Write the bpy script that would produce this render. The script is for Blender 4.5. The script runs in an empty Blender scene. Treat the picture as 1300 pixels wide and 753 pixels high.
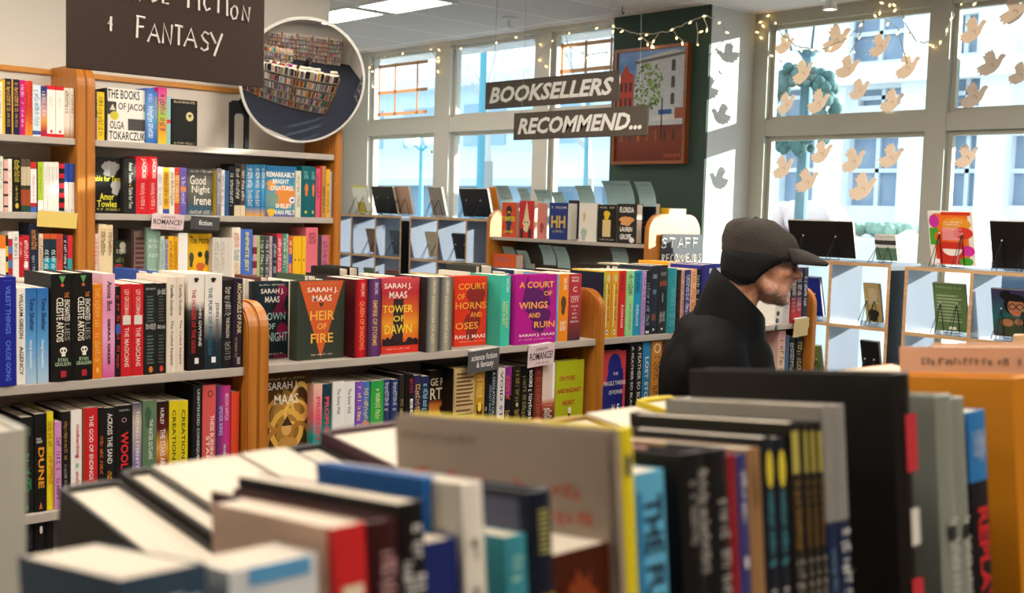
import bpy, bmesh, math, random
from mathutils import Vector, Matrix
random.seed(7)
PI = math.pi
scn = bpy.context.scene
COL = scn.collection

# ------------------------------------------------------------------ camera
FPX = 1460.0
YAW, PIT, ROLL = math.radians(47.41), math.radians(-4.31), math.radians(1.61)
EYE = 1.6
cf = Vector((math.cos(YAW)*math.cos(PIT), math.sin(YAW)*math.cos(PIT), math.sin(PIT)))
_r = Vector((math.sin(YAW), -math.cos(YAW), 0)); _u = _r.cross(cf)
cr = _r*math.cos(ROLL) + _u*math.sin(ROLL)
cu = _u*math.cos(ROLL) - _r*math.sin(ROLL)
cam_d = bpy.data.cameras.new('camera'); cam = bpy.data.objects.new('camera', cam_d); COL.objects.link(cam)
cam_d.sensor_width = 36; cam_d.lens = FPX/1300*36; cam_d.clip_start = .02
m = Matrix((cr, cu, -cf)).transposed().to_4x4(); m.translation = (0, 0, EYE)
cam.matrix_world = m
cam_d.dof.use_dof = True; cam_d.dof.focus_distance = 3.1; cam_d.dof.aperture_fstop = 8.0
scn.camera = cam
# ------------------------------------------------------------------ view, sky, sun, lights
vs = scn.view_settings
scn.display_settings.display_device = 'sRGB'
vs.view_transform = 'Standard'; vs.look = 'None'; vs.gamma = 1; vs.use_curve_mapping = False
vs.exposure = 0.8
scn.cycles.use_denoising = True
scn.cycles.max_bounces = 8; scn.cycles.transparent_max_bounces = 12
scn.cycles.sample_clamp_indirect = 6
SKY = 1.5; SUN = 10.5; PANEL = 12.5
w = bpy.data.worlds.new('sky'); scn.world = w; w.use_nodes = True
bgn = w.node_tree.nodes['Background']; bgn.inputs[0].default_value = (.78, .89, 1, 1); bgn.inputs[1].default_value = SKY
sd = bpy.data.lights.new('sun', 'SUN'); sd.energy = SUN; sd.angle = math.radians(.6); sd.color = (1, .93, .83)
so = bpy.data.objects.new('sun', sd); COL.objects.link(so)
so.location = (20, -9, 8); so.rotation_euler = Vector((-.80, .57, -.205)).to_track_quat('-Z', 'Y').to_euler()

def ray(x, y): return cf + cr*((x-650)/FPX) - cu*((y-376.5)/FPX)
def PX(x, y, X): d = ray(x, y); return Vector((0, 0, EYE)) + d*(X/d.x)
def PY(x, y, Y): d = ray(x, y); return Vector((0, 0, EYE)) + d*(Y/d.y)
def PZ(x, y, Z): d = ray(x, y); return Vector((0, 0, EYE)) + d*((Z-EYE)/d.z)

# ------------------------------------------------------------------ materials
def lin(c): return tuple((v/12.92 if v <= .04045 else ((v+.055)/1.055)**2.4) for v in c)
def hexc(h): return lin(tuple(int(h[i:i+2], 16)/255 for i in (0, 2, 4))) + (1,)
MC = {}
def mat(spec, rough=.5, metal=0, emit=0, noise=0, nscale=40, spec_l=.35, bump=0, coat=0):
    key = (spec, rough, metal, emit, noise, nscale, bump, coat)
    if key in MC: return MC[key]
    m = bpy.data.materials.new('m_'+spec[:24]); m.use_nodes = True
    nt = m.node_tree; b = nt.nodes['Principled BSDF']
    b.inputs['Roughness'].default_value = rough; b.inputs['Metallic'].default_value = metal
    b.inputs['Specular IOR Level'].default_value = spec_l
    if coat: b.inputs['Coat Weight'].default_value = coat; b.inputs['Coat Roughness'].default_value = .15
    src = None
    if ':' in spec:
        ax, body = spec.split(':')
        tc = nt.nodes.new('ShaderNodeTexCoord'); sp = nt.nodes.new('ShaderNodeSeparateXYZ')
        nt.links.new(tc.outputs['Generated'], sp.inputs[0])
        rp = nt.nodes.new('ShaderNodeValToRGB'); cr_ = rp.color_ramp
        cr_.interpolation = 'CONSTANT' if ax.isupper() else 'LINEAR'
        st = [s.split('@') for s in body.split(',')]
        while len(cr_.elements) < len(st): cr_.elements.new(.5)
        for e, (c, p) in zip(cr_.elements, sorted(st, key=lambda s: float(s[1]))): e.position = float(p); e.color = hexc(c)
        nt.links.new(sp.outputs['XYZ'.index(ax.upper())], rp.inputs[0]); src = rp.outputs[0]
        col = hexc(st[0][0])
    else: col = hexc(spec)
    if noise:
        tc = nt.nodes.new('ShaderNodeTexCoord'); n = nt.nodes.new('ShaderNodeTexNoise'); n.inputs['Scale'].default_value = nscale
        n.inputs['Detail'].default_value = 5
        nt.links.new(tc.outputs['Object'], n.inputs['Vector'])
        mr = nt.nodes.new('ShaderNodeMapRange'); mr.inputs[3].default_value = 1-noise; mr.inputs[4].default_value = 1+noise
        nt.links.new(n.outputs[0], mr.inputs[0])
        mx = nt.nodes.new('ShaderNodeVectorMath'); mx.operation = 'SCALE'
        if src: nt.links.new(src, mx.inputs[0])
        else: mx.inputs[0].default_value = col[:3]
        nt.links.new(mr.outputs[0], mx.inputs['Scale']); src = mx.outputs[0]
        if bump:
            bp = nt.nodes.new('ShaderNodeBump'); bp.inputs['Strength'].default_value = bump; bp.inputs['Distance'].default_value = .01
            nt.links.new(n.outputs[0], bp.inputs['Height']); nt.links.new(bp.outputs[0], b.inputs['Normal'])
    if src: nt.links.new(src, b.inputs['Base Color'])
    else: b.inputs['Base Color'].default_value = col
    if emit:
        b.inputs['Emission Color'].default_value = col; b.inputs['Emission Strength'].default_value = emit
    MC[key] = m; return m

def wood(name, c1, c2, axis=2, rough=.38):
    if name in MC: return MC[name]
    m = bpy.data.materials.new(name); m.use_nodes = True; nt = m.node_tree; b = nt.nodes['Principled BSDF']
    tc = nt.nodes.new('ShaderNodeTexCoord'); mp = nt.nodes.new('ShaderNodeMapping')
    s = [30, 30, 30]; s[axis] = 2.0; mp.inputs['Scale'].default_value = s
    n = nt.nodes.new('ShaderNodeTexNoise'); n.inputs['Scale'].default_value = 1.6; n.inputs['Detail'].default_value = 6; n.inputs['Distortion'].default_value = .6
    r = nt.nodes.new('ShaderNodeValToRGB'); r.color_ramp.elements[0].color = hexc(c1); r.color_ramp.elements[1].color = hexc(c2)
    r.color_ramp.elements[0].position = .3; r.color_ramp.elements[1].position = .7
    nt.links.new(tc.outputs['Object'], mp.inputs[0]); nt.links.new(mp.outputs[0], n.inputs[0]); nt.links.new(n.outputs[0], r.inputs[0])
    nt.links.new(r.outputs[0], b.inputs['Base Color']); b.inputs['Roughness'].default_value = rough
    MC[name] = m; return m

def pages_mat():
    if 'pg' in MC: return MC['pg']
    m = bpy.data.materials.new('paper_pages'); m.use_nodes = True; nt = m.node_tree; b = nt.nodes['Principled BSDF']
    tc = nt.nodes.new('ShaderNodeTexCoord'); mp = nt.nodes.new('ShaderNodeMapping'); mp.inputs['Scale'].default_value = (900, 2, 2)
    n = nt.nodes.new('ShaderNodeTexNoise'); n.inputs['Scale'].default_value = 1; n.inputs['Detail'].default_value = 2
    r = nt.nodes.new('ShaderNodeValToRGB'); r.color_ramp.elements[0].color = hexc('bfb39f'); r.color_ramp.elements[1].color = hexc('ddd3c4')
    nt.links.new(tc.outputs['Object'], mp.inputs[0]); nt.links.new(mp.outputs[0], n.inputs[0]); nt.links.new(n.outputs[0], r.inputs[0])
    nt.links.new(r.outputs[0], b.inputs['Base Color']); b.inputs['Roughness'].default_value = .85
    MC['pg'] = m; return m

def paper_mat(c, k=.5):
    key = ('paper', c, k)
    if key in MC: return MC[key]
    m = bpy.data.materials.new('thin_paper'); m.use_nodes = True; nt = m.node_tree; nt.nodes.clear()
    o = nt.nodes.new('ShaderNodeOutputMaterial'); d = nt.nodes.new('ShaderNodeBsdfDiffuse'); t = nt.nodes.new('ShaderNodeBsdfTranslucent'); x = nt.nodes.new('ShaderNodeMixShader')
    d.inputs[0].default_value = hexc(c); t.inputs[0].default_value = hexc(c); x.inputs[0].default_value = k
    nt.links.new(d.outputs[0], x.inputs[1]); nt.links.new(t.outputs[0], x.inputs[2]); nt.links.new(x.outputs[0], o.inputs[0]); MC[key] = m; return m
def glass_mat(tint='eef6f6'):
    k = 'glass'+tint
    if k in MC: return MC[k]
    m = bpy.data.materials.new(k); m.use_nodes = True; nt = m.node_tree; nt.nodes.clear()
    o = nt.nodes.new('ShaderNodeOutputMaterial'); t = nt.nodes.new('ShaderNodeBsdfTransparent'); g = nt.nodes.new('ShaderNodeBsdfGlossy')
    t.inputs[0].default_value = hexc(tint); g.inputs['Roughness'].default_value = .02
    lw = nt.nodes.new('ShaderNodeLayerWeight'); lw.inputs[0].default_value = .5; pw = nt.nodes.new('ShaderNodeMath'); pw.operation = 'POWER'; pw.inputs[1].default_value = 4
    f = nt.nodes.new('ShaderNodeMath'); f.operation = 'MULTIPLY_ADD'; f.inputs[1].default_value = .4; f.inputs[2].default_value = .02
    nt.links.new(lw.outputs['Facing'], pw.inputs[0]); nt.links.new(pw.outputs[0], f.inputs[0]); x = nt.nodes.new('ShaderNodeMixShader')
    nt.links.new(f.outputs[0], x.inputs[0]); nt.links.new(t.outputs[0], x.inputs[1]); nt.links.new(g.outputs[0], x.inputs[2]); nt.links.new(x.outputs[0], o.inputs[0])
    MC[k] = m; return m

W_HON = lambda: wood('wood_honey', 'a8631e', 'c07d2e')
W_HONX = lambda: wood('wood_honey_x', 'b87428', 'cf8f3c', 0)
W_PLY = lambda: wood('ply_edge', 'a98257', 'c6a276', 1, .6)
W_PALE = lambda: wood('wood_pale', 'cfa46a', 'dcb680', 0)
LAM = lambda: mat('b3aaa0', .45, noise=.03)
BLACKM = lambda: mat('0a0a0a', .6, spec_l=.15)

# ------------------------------------------------------------------ mesh helpers
def link(o, parent=None):
    COL.objects.link(o)
    if parent is not None: o.parent = parent
    return o
def obj(name, bm, m, parent=None, loc=None, smooth=False):
    me = bpy.data.meshes.new(name)
    bm.normal_update(); bm.to_mesh(me); bm.free()
    for mm in (m if isinstance(m, (list, tuple)) else [m]): me.materials.append(mm)
    if smooth:
        for p in me.polygons: p.use_smooth = True
    o = bpy.data.objects.new(name, me); link(o, parent)
    if loc is not None: o.location = loc
    return o
def tag(o, label, cat, group=None, kind=None):
    if label: o['label'] = label
    if cat: o['category'] = cat
    if group: o['group'] = group
    if kind: o['kind'] = kind
    return o
def empty(name, loc=(0, 0, 0), rz=0, label=None, cat=None, group=None):
    o = bpy.data.objects.new(name, None); o.empty_display_size = .05; COL.objects.link(o)
    o.location = loc; o.rotation_euler = (0, 0, rz)
    return tag(o, label, cat, group)
def struct(name, bm, m, parent=None):
    o = obj(name, bm, m, parent)
    if parent is None: o['kind'] = 'structure'
    return o
def box(bm, x0, x1, y0, y1, z0, z1, mi=0):
    vs_ = [bm.verts.new(p) for p in ((x0, y0, z0), (x1, y0, z0), (x1, y1, z0), (x0, y1, z0), (x0, y0, z1), (x1, y0, z1), (x1, y1, z1), (x0, y1, z1))]
    for f in ((0, 3, 2, 1), (4, 5, 6, 7), (0, 1, 5, 4), (1, 2, 6, 5), (2, 3, 7, 6), (3, 0, 4, 7)):
        fc = bm.faces.new([vs_[i] for i in f]); fc.material_index = mi
def bx(x0, x1, y0, y1, z0, z1, bev=0):
    bm = bmesh.new(); box(bm, x0, x1, y0, y1, z0, z1)
    if bev: bmesh.ops.bevel(bm, geom=bm.edges[:], offset=bev, segments=2, affect='EDGES', profile=.5)
    return bm
def prism(pts, a, b, axis, bm=None, mi=0):
    """extrude a 2-D outline from a to b along axis (0 x: pts are y,z; 1 y: pts are x,z; 2 z: pts are x,y)"""
    bm = bm or bmesh.new()
    def P(p, t): return (t, p[0], p[1]) if axis == 0 else (p[0], t, p[1]) if axis == 1 else (p[0], p[1], t)
    A = [bm.verts.new(P(p, a)) for p in pts]; B = [bm.verts.new(P(p, b)) for p in pts]; n = len(pts)
    fs = [bm.faces.new(A), bm.faces.new(B[::-1])] + [bm.faces.new((A[i], B[i], B[(i+1) % n], A[(i+1) % n])) for i in range(n)]
    for f in fs: f.material_index = mi
    bmesh.ops.recalc_face_normals(bm, faces=fs); return bm
def tube(pts, r, bm=None, seg=6):
    bm = bm or bmesh.new(); pts = [Vector(p) for p in pts]; rings = []
    for i, p in enumerate(pts):
        t = (pts[min(i+1, len(pts)-1)] - pts[max(i-1, 0)]).normalized()
        a = t.cross(Vector((0, 0, 1)) if abs(t.z) < .9 else Vector((1, 0, 0))).normalized(); b = t.cross(a)
        rr = r[i] if isinstance(r, (list, tuple)) else r
        rings.append([bm.verts.new(p + a*math.cos(2*PI*k/seg)*rr + b*math.sin(2*PI*k/seg)*rr) for k in range(seg)])
    for A, B in zip(rings, rings[1:]):
        for k in range(seg): bm.faces.new((A[k], A[(k+1) % seg], B[(k+1) % seg], B[k]))
    bm.faces.new(rings[0][::-1]); bm.faces.new(rings[-1]); return bm
def lathe(prof, seg=20, bm=None, c=(0, 0, 0)):
    bm = bm or bmesh.new(); rings = []
    for r, z in prof: rings.append([bm.verts.new((c[0]+r*math.cos(2*PI*k/seg), c[1]+r*math.sin(2*PI*k/seg), c[2]+z)) for k in range(seg)])
    for A, B in zip(rings, rings[1:]):
        for k in range(seg): bm.faces.new((A[k], A[(k+1) % seg], B[(k+1) % seg], B[k]))
    bm.faces.new(rings[0][::-1]); bm.faces.new(rings[-1]); return bm
def loft(rings, bm=None, cap=True):
    bm = bm or bmesh.new(); R = [[bm.verts.new(p) for p in r] for r in rings]; n = len(R[0])
    for A, B in zip(R, R[1:]):
        for k in range(n): bm.faces.new((A[k], A[(k+1) % n], B[(k+1) % n], B[k]))
    if cap: bm.faces.new(R[0][::-1]); bm.faces.new(R[-1])
    bmesh.ops.recalc_face_normals(bm, faces=bm.faces[:]); return bm

# ------------------------------------------------------------------ lettering
TXC = {}
def text_mesh(s, shear=0, bold=0):
    k = (s, shear, bold)
    if k in TXC: return TXC[k]
    c = bpy.data.curves.new('lettering', 'FONT'); c.body = s.replace('_', ' ').replace('\\n', '\n'); c.shear = shear; c.offset = bold; c.align_x = 'CENTER'
    c.space_line = .9; c.resolution_u = 2
    o = bpy.data.objects.new('lettering', c); COL.objects.link(o)
    dg = bpy.context.evaluated_depsgraph_get(); dg.update()
    me = bpy.data.meshes.new_from_object(o.evaluated_get(dg)); bpy.data.objects.remove(o); bpy.data.curves.remove(c)
    xs = [v.co.x for v in me.vertices] or [0, 1]; ys = [v.co.y for v in me.vertices] or [0, 1]
    x0, x1, y0, y1 = min(xs), max(xs), min(ys), max(ys)
    for v in me.vertices: v.co = ((v.co.x-x0)/max(x1-x0, 1e-5), (v.co.y-y0)/max(y1-y0, 1e-5), 0)
    TXC[k] = me; return me
def bars_mesh(seed):
    k = ('bars', seed)
    if k in TXC: return TXC[k]
    rnd = random.Random(seed); bm = bmesh.new(); x = 0; n = 0
    while x < 1:
        wd = rnd.uniform(.018, .05)
        if rnd.random() < .14: x += .05; continue
        a, b = (0, 1) if rnd.random() < .5 else rnd.choice(((0, .75), (0, .75), (.0, .72), (-.2, .7)))
        x2 = min(1, x+wd)
        f = rnd.random()
        if f < .45:
            q = [(x, a), (x+.35*wd, a), (x+.35*wd, b), (x, b)]; Q = [q, [(x+.35*wd, b-.25), (x2, b-.25), (x2, b), (x+.35*wd, b)]]
            if f < .25: Q.append([(x2-.3*wd, a), (x2, a), (x2, b-.25), (x2-.3*wd, b-.25)])
        elif f < .75: Q = [[(x, a), (x2, a), (x2, a+.22), (x, a+.22)], [(x, b-.22), (x2, b-.22), (x2, b), (x, b)], [(x, a+.22), (x+.3*wd, a+.22), (x+.3*wd, b-.22), (x, b-.22)]]
        else: Q = [[(x, a), (x+.4*wd, a), (x+.4*wd, b), (x, b)]]
        for q in Q: bm.faces.new([bm.verts.new((p[0], p[1], 0)) for p in q])
        x += wd + .014
    me = bpy.data.meshes.new('lettering'); bm.to_mesh(me); bm.free(); TXC[k] = me; return me
def shape_mesh(kind):
    k = ('shape', kind)
    if k in TXC: return TXC[k]
    bm = bmesh.new()
    if kind == 'rect': P = [[(0, 0), (1, 0), (1, 1), (0, 1)]]
    elif kind == 'oval': P = [[(.5+.5*math.cos(a*PI/8), .5+.5*math.sin(a*PI/8)) for a in range(16)]]
    elif kind == 'tri': P = [[(0, 0), (1, 0), (.5, 1)]]
    elif kind == 'vee': P = [[(0, 1), (.5, 0), (1, 1)]]
    elif kind == 'ring':
        P = []
        for a in range(16):
            c0, s0, c1, s1 = math.cos(a*PI/8), math.sin(a*PI/8), math.cos((a+1)*PI/8), math.sin((a+1)*PI/8)
            P.append([(.5+.5*c0, .5+.5*s0), (.5+.5*c1, .5+.5*s1), (.5+.36*c1, .5+.36*s1), (.5+.36*c0, .5+.36*s0)])
    elif kind == 'lines': P = [[(0, i/9), (random.uniform(.7, 1), i/9), (random.uniform(.7, 1), i/9+.05), (0, i/9+.05)] for i in range(9)]
    elif kind == 'code': P = [[(i/12, 0), (i/12+random.choice((.03, .05)), 0), (i/12+.04, 1), (i/12, 1)] for i in range(12)]
    elif kind == 'blob':
        rnd = random.Random(5); P = [[(.5+.5*math.cos(a*PI/12)*rnd.uniform(.6, 1), .5+.5*math.sin(a*PI/12)*rnd.uniform(.6, 1)) for a in range(24)]]
    elif kind == 'jag':
        rnd = random.Random(3); P = [[(0, 0)] + [(1, 0)] + [(1-i/14, rnd.uniform(.3, 1)) for i in range(15)]]
    for p in P:
        bm.faces.new([bm.verts.new((q[0], q[1], 0)) for q in p])
    me = bpy.data.meshes.new('mark'); bm.to_mesh(me); bm.free(); TXC[k] = me; return me
def inst(me, name, m, parent, matrix, label=None):
    o = bpy.data.objects.new(name, me if not me.materials else me)
    COL.objects.link(o); o.parent = parent; o.matrix_local = matrix
    if not me.materials: me.materials.append(None)
    o.material_slots[0].link = 'OBJECT'; o.material_slots[0].material = m
    if label: o['label'] = label
    return o
def put_text(parent, s, colr, M, shear=0, bold=0, emit=0):
    """M maps the unit square to the surface. '~n' gives unreadable small print, '#kind' a mark."""
    if s.startswith('~'): me = bars_mesh(s)
    elif s.startswith('#'): me = shape_mesh(s[1:])
    else: me = text_mesh(s, shear, bold)
    nm = 'mark' if s.startswith('#') else 'lettering'
    return inst(me, nm, mat(colr, .55), parent, M)
def frame(o, ux, uy):
    o, ux, uy = Vector(o), Vector(ux), Vector(uy); n = ux.cross(uy).normalized()
    M = Matrix((ux, uy, n)).transposed().to_4x4(); M.translation = o; return M

# ------------------------------------------------------------------ books
HUES = [(0.03, 'red'), (.055, 'red-orange'), (.105, 'orange'), (.135, 'amber'), (.17, 'yellow'), (.24, 'lime'), (.42, 'green'), (.53, 'teal'), (.6, 'blue'), (.69, 'blue'), (.8, 'purple'), (.93, 'pink'), (1.01, 'red')]
import colorsys
def cname(h):
    r, g, b = (int(h[i:i+2], 16)/255 for i in (0, 2, 4)); hh, s, v = colorsys.rgb_to_hsv(r, g, b)
    if v < .22: return 'black' if s < .5 or v < .15 else ('navy' if .55 < hh < .75 else 'black')
    if s < .13: return 'white' if v > .82 else 'pale grey' if v > .62 else 'grey' if v > .38 else 'charcoal'
    if s < .3 and v > .75: return 'cream' if hh < .2 else 'pale green' if hh < .45 else 'pale blue' if hh < .7 else 'pale pink'
    n = next(x for t, x in HUES if hh < t)
    if n in ('red-orange', 'orange', 'amber') and v < .6: n = 'brown'
    if n in ('red', ) and v < .45: n = 'maroon'
    if n == 'red' and s < .6 and v > .7: n = 'pink'
    if n in ('orange', 'amber') and s < .55: n = 'tan'
    if n == 'blue' and v < .42: n = 'navy'
    if n in ('green', 'teal', 'purple', 'yellow') and v < .42: n = 'dark '+n
    return n
ORD = 'first second third fourth fifth sixth seventh eighth ninth tenth eleventh twelfth thirteenth fourteenth fifteenth sixteenth seventeenth eighteenth nineteenth twentieth'.split()
ORD += ['twenty-'+o for o in ORD[:9]] + ['thirtieth'] + ['thirty-'+o for o in ORD[:9]]
def describe(spec, kind, texts):
    cs = [c.split('@')[0] for c in spec.split(':')[1].split(',')] if ':' in spec else [spec]
    n1 = cname(cs[0]); n2 = cname(cs[-1]); d = n1 if n1 == n2 else n1+' and '+n2
    k = {'h': 'hardcover', 'p': 'paperback', 'F': 'face-out book'}[kind]
    tn = next((cname(t.split(',')[1]) for t in texts if not t.startswith('#')), None)
    return d+' '+k+(' with %s lettering' % tn if tn else '')

def book_meshes(t, d, h, hard):
    bm = bmesh.new(); c = .0024 if hard else .0008; e = .003 if hard else .0006
    bul = min(.004, t*.18) if hard else .0006
    n = 6
    out = [(t*i/n, -bul*math.sin(PI*i/n)) for i in range(n+1)]
    pts = out + [(t, d), (t-c, d), (t-c, c*1.3), (c, c*1.3), (c, d), (0, d)]
    prism(pts, 0, h, 2, bm)
    pg = bmesh.new(); box(pg, c*1.02, t-c*1.02, c*1.4, d-e-random.uniform(0, .001), e, h-e)
    return bm, pg
def put_texts(root, texts, t, d, h, kind, y0):
    for s in texts:
        p = s.split(','); tx, colr, a, b = p[0], p[1], float(p[2]), float(p[3])
        c0, c1 = (float(p[4]), float(p[5])) if len(p) > 5 else ((.22, .78) if kind != 'F' else (.1, .9))
        y = y0 - .0007*(1+.3*texts.index(s)/max(1, len(texts)))
        if kind == 'F' or tx.startswith('#') or (len(p) > 6 and p[6] == 'u'):
            M = frame((c0*t, y, h*(1-b)), ((c1-c0)*t, 0, 0), (0, 0, h*(b-a)))
        else: M = frame((c0*t, y, h*(1-a)), (0, 0, -h*(b-a)), ((c1-c0)*t, 0, 0))
        put_text(root, tx, colr, M, bold=.028 if len(p) > 6 and p[6] == 'b' else .012)
BOOKS = []
def make_book(loc, rz, t, d, h, kind, spec, texts, label, group, cat='book', tilt=0, lean=0):
    """kind h hardcover, p paperback (spine towards -y), F face-out (front cover towards -y, t is the cover width and d the thickness)"""
    loc = (loc[0], loc[1], loc[2]+.0006)
    root = empty('book', loc, rz, label, cat, group)
    if tilt: root.rotation_euler = (tilt, 0, rz)
    if lean: root.rotation_euler = (lean, 0, rz)
    if kind == 'F':
        hard = d > .022
        cm, pg = book_meshes(d, t, h, hard)
        R = Matrix.Rotation(-PI/2, 4, 'Z'); R.translation = (0, d, 0)       # spine on the left, front cover to the viewer
        bmesh.ops.transform(cm, matrix=R, verts=cm.verts[:]); bmesh.ops.transform(pg, matrix=R, verts=pg.verts[:])
        y0 = 0
    else:
        cm, pg = book_meshes(t, d, h, kind == 'h'); y0 = -min(.004, t*.18) if kind == 'h' else -.0006
    obj('cover', cm, mat(spec, .45, spec_l=.22), root); obj('pages', pg, pages_mat(), root)
    put_texts(root, texts, t, d, h, kind, y0)
    return root
def row(data, plane, val, z, where, group, L=.15, dy=35, face_off=.07, hmax=.284):
    """books of one shelf. every line: x0 x1 ytop kind spec [off] ; texts — spans read off the photo, set at the shelf's own distance"""
    items = []
    for ln in data.strip().split('\n'):
        ln = ln.strip()
        if not ln: continue
        f = [s.strip() for s in ln.split(';')]; items.append((f[0].split(), [s for s in f[1:] if s]))
    n = len(items)
    for i, (a, texts) in enumerate(items):
        x0, x1, yt, kind, spec = float(a[0]), float(a[1]), float(a[2]), a[3], a[4]
        off = float(a[5]) if len(a) > 5 else (face_off if kind == 'F' else random.uniform(0, .006))
        dd = float(a[6]) if len(a) > 6 else None
        v = val+off; vx = v if (len(a) > 5 or kind == 'F') else val
        if plane == 'Y':
            p = PY(x0, yt+dy, vx); q = PY(x1, yt+dy, vx); h = PY((x0+x1)/2, yt, v).z - z; t = q.x-p.x; loc = (p.x+.0002, v, z); rz = 0
        else:
            p = PX(x0, yt+dy, vx); q = PX(x1, yt+dy, vx); h = PX((x0+x1)/2, yt, v).z - z; t = p.y-q.y; loc = (v, p.y-.0002, z); rz = -PI/2
        d = (dd or L*random.uniform(.92, 1.0)) if kind != 'F' else (dd or .028)
        if kind != 'F': d = min(d, L)
        h = min(h, hmax)
        lab = describe(spec, kind, texts)
        if i < n/2: pos = '%s from left' % ORD[i] if i else 'at left end'
        else: pos = '%s from right' % ORD[n-1-i] if i < n-1 else 'at right end'
        make_book(loc, rz, max(t-.0004, .004), d, h, kind, spec, texts, '%s, %s, %s' % (lab, pos, where), group)
# ================================================================== THE SETTING
XL, XR = 6.0, 6.45                       # inner face of the left and of the right window frames
CEIL = 2.95
YE = 8.85
def carpet():
    m = mat('2e3340', .95, noise=.35, nscale=160); return m
struct('floor', bx(-3, 6.6, -3.5, 9, -.1, 0), carpet())
def ceiling_mat():
    m = bpy.data.materials.new('ceiling_tiles'); m.use_nodes = True; nt = m.node_tree; b = nt.nodes['Principled BSDF']
    tc = nt.nodes.new('ShaderNodeTexCoord'); br = nt.nodes.new('ShaderNodeTexBrick'); br.offset = 0
    br.inputs['Color1'].default_value = hexc('e2d9d6'); br.inputs['Color2'].default_value = hexc('dcd4d2'); br.inputs['Mortar'].default_value = hexc('f6f2f0')
    br.inputs['Scale'].default_value = 1; br.inputs['Brick Width'].default_value = 1.22; br.inputs['Row Height'].default_value = .61; br.inputs['Mortar Size'].default_value = .012
    mp = nt.nodes.new('ShaderNodeMapping'); mp.inputs['Location'].default_value = (.25, .2, 0); mp.inputs['Rotation'].default_value = (0, 0, 0)
    nt.links.new(tc.outputs['Object'], mp.inputs[0]); nt.links.new(mp.outputs[0], br.inputs[0])
    n = nt.nodes.new('ShaderNodeTexNoise'); n.inputs['Scale'].default_value = 120; nt.links.new(tc.outputs['Object'], n.inputs[0])
    bp = nt.nodes.new('ShaderNodeBump'); bp.inputs['Strength'].default_value = .25; bp.inputs['Distance'].default_value = .004; nt.links.new(n.outputs[0], bp.inputs['Height']); nt.links.new(bp.outputs[0], b.inputs['Normal'])
    nt.links.new(br.outputs[0], b.inputs['Base Color']); b.inputs['Roughness'].default_value = .9
    return m
struct('ceiling', bx(-3, 6.6, -3.5, 9, CEIL, CEIL+.1), ceiling_mat())
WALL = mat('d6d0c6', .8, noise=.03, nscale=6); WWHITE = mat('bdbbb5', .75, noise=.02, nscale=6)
struct('wall_left', bx(-3, 3.42, 5.2, 5.36, 0, CEIL), WALL)
struct('wall_alcove', bx(3.3, 3.42, 5.36, 9, 0, CEIL), WALL)
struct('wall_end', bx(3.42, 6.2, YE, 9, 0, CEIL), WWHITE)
struct('wall_back', bx(-3.1, -3, -3.5, 5.36, 0, CEIL), WALL)
struct('wall_right', bx(-3, 6.6, -3.6, -3.5, 0, CEIL), WALL)
struct('trim_soffit', prism([(5.2, CEIL), (4.72, CEIL), (4.72, 2.82), (4.80, 2.74), (5.2, 2.70)], -3, 3.45, 0), mat('c9c2b4', .7))
# pillar between the windows: green panel on its face, white returns
yA, yB = PX(778, 100, XL-.02).y, PX(900, 100, XL-.02).y
struct('wall_pillar', bx(XL-.01, XR+.25, yB, yA, 0, CEIL), mat('c9c7c1', .75, noise=.02, nscale=6))
struct('wall_panel_green', bx(XL-.025, XL-.01, yB+.004, yA, 0, CEIL), mat('35493f', .7, noise=.06))
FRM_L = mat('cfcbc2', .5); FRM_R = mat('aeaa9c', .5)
def window(n, X, spans, zs, y1, y0, ztop, fm, side):
    """spans: (high y, low y) of each bay; zs: (z0, z1) of each row of panes; frame fills y1..y0"""
    bm = bmesh.new(); D = .12; zb = zs[0][0]
    ed = [y1] + [v for s in spans for v in s] + [y0]
    for a, b in zip(ed[0::2], ed[1::2]): box(bm, X, X+D, b, a, zb-.05, ztop)
    hz = [zb-.06] + [v for z in zs for v in z] + [ztop]
    for a, b in spans:
        for c, d in zip(hz[0::2], hz[1::2]): box(bm, X+.004, X+D-.004, b, a, c, d)
        for c, d in zs:                       # the sash inside each opening
            t = .028
            for q in ((b, a, c, c+t), (b, a, d-t, d), (b, b+t, c+t, d-t), (a-t, a, c+t, d-t)): box(bm, X+.045, X+.085, *q)
    o = struct('window_%d' % n, bm, fm)
    g = bmesh.new()
    for a, b in spans:
        for c, d in zs: box(g, X+.062, X+.068, b+.01, a-.01, c+.01, d-.01)
    obj('pane', g, glass_mat(), o)
    struct('wall_sill_'+side, bx(X, X+.15, y0, y1, 0, zb-.06), WWHITE)
    struct('trim_ledge_'+side, bx(X-.07, X+.004, y0, y1, zb-.09, zb-.055), fm)
    return o
sp = [(PX(a, 110, XL).y, PX(b, 110, XL).y) for a, b in ((468, 552), (571, 678), (697, 777))]
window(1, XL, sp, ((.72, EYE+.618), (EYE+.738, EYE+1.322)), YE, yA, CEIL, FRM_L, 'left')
a1, a2, a3 = PX(975, 70, XR).y, PX(1179, 70, XR).y, PX(1205, 70, XR).y
wd = a1-a2
spr = [(a1, a2), (a3, a3-wd-.62), (a3-wd-.74, a3-wd-1.5)]
yR0 = spr[-1][1]-.1
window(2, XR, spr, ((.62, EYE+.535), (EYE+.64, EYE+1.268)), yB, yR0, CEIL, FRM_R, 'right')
struct('wall_front', bx(XR, XR+.15, -3.5, yR0, 0, CEIL), WALL)

# ------------------------------------------------------------------ outside
struct('street', bx(6.6, 60, -30, 60, -.25, -.15), mat('b9c2cb', .9, noise=.1, nscale=3))
def at(px, py, X): return PX(px, py, X)
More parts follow.
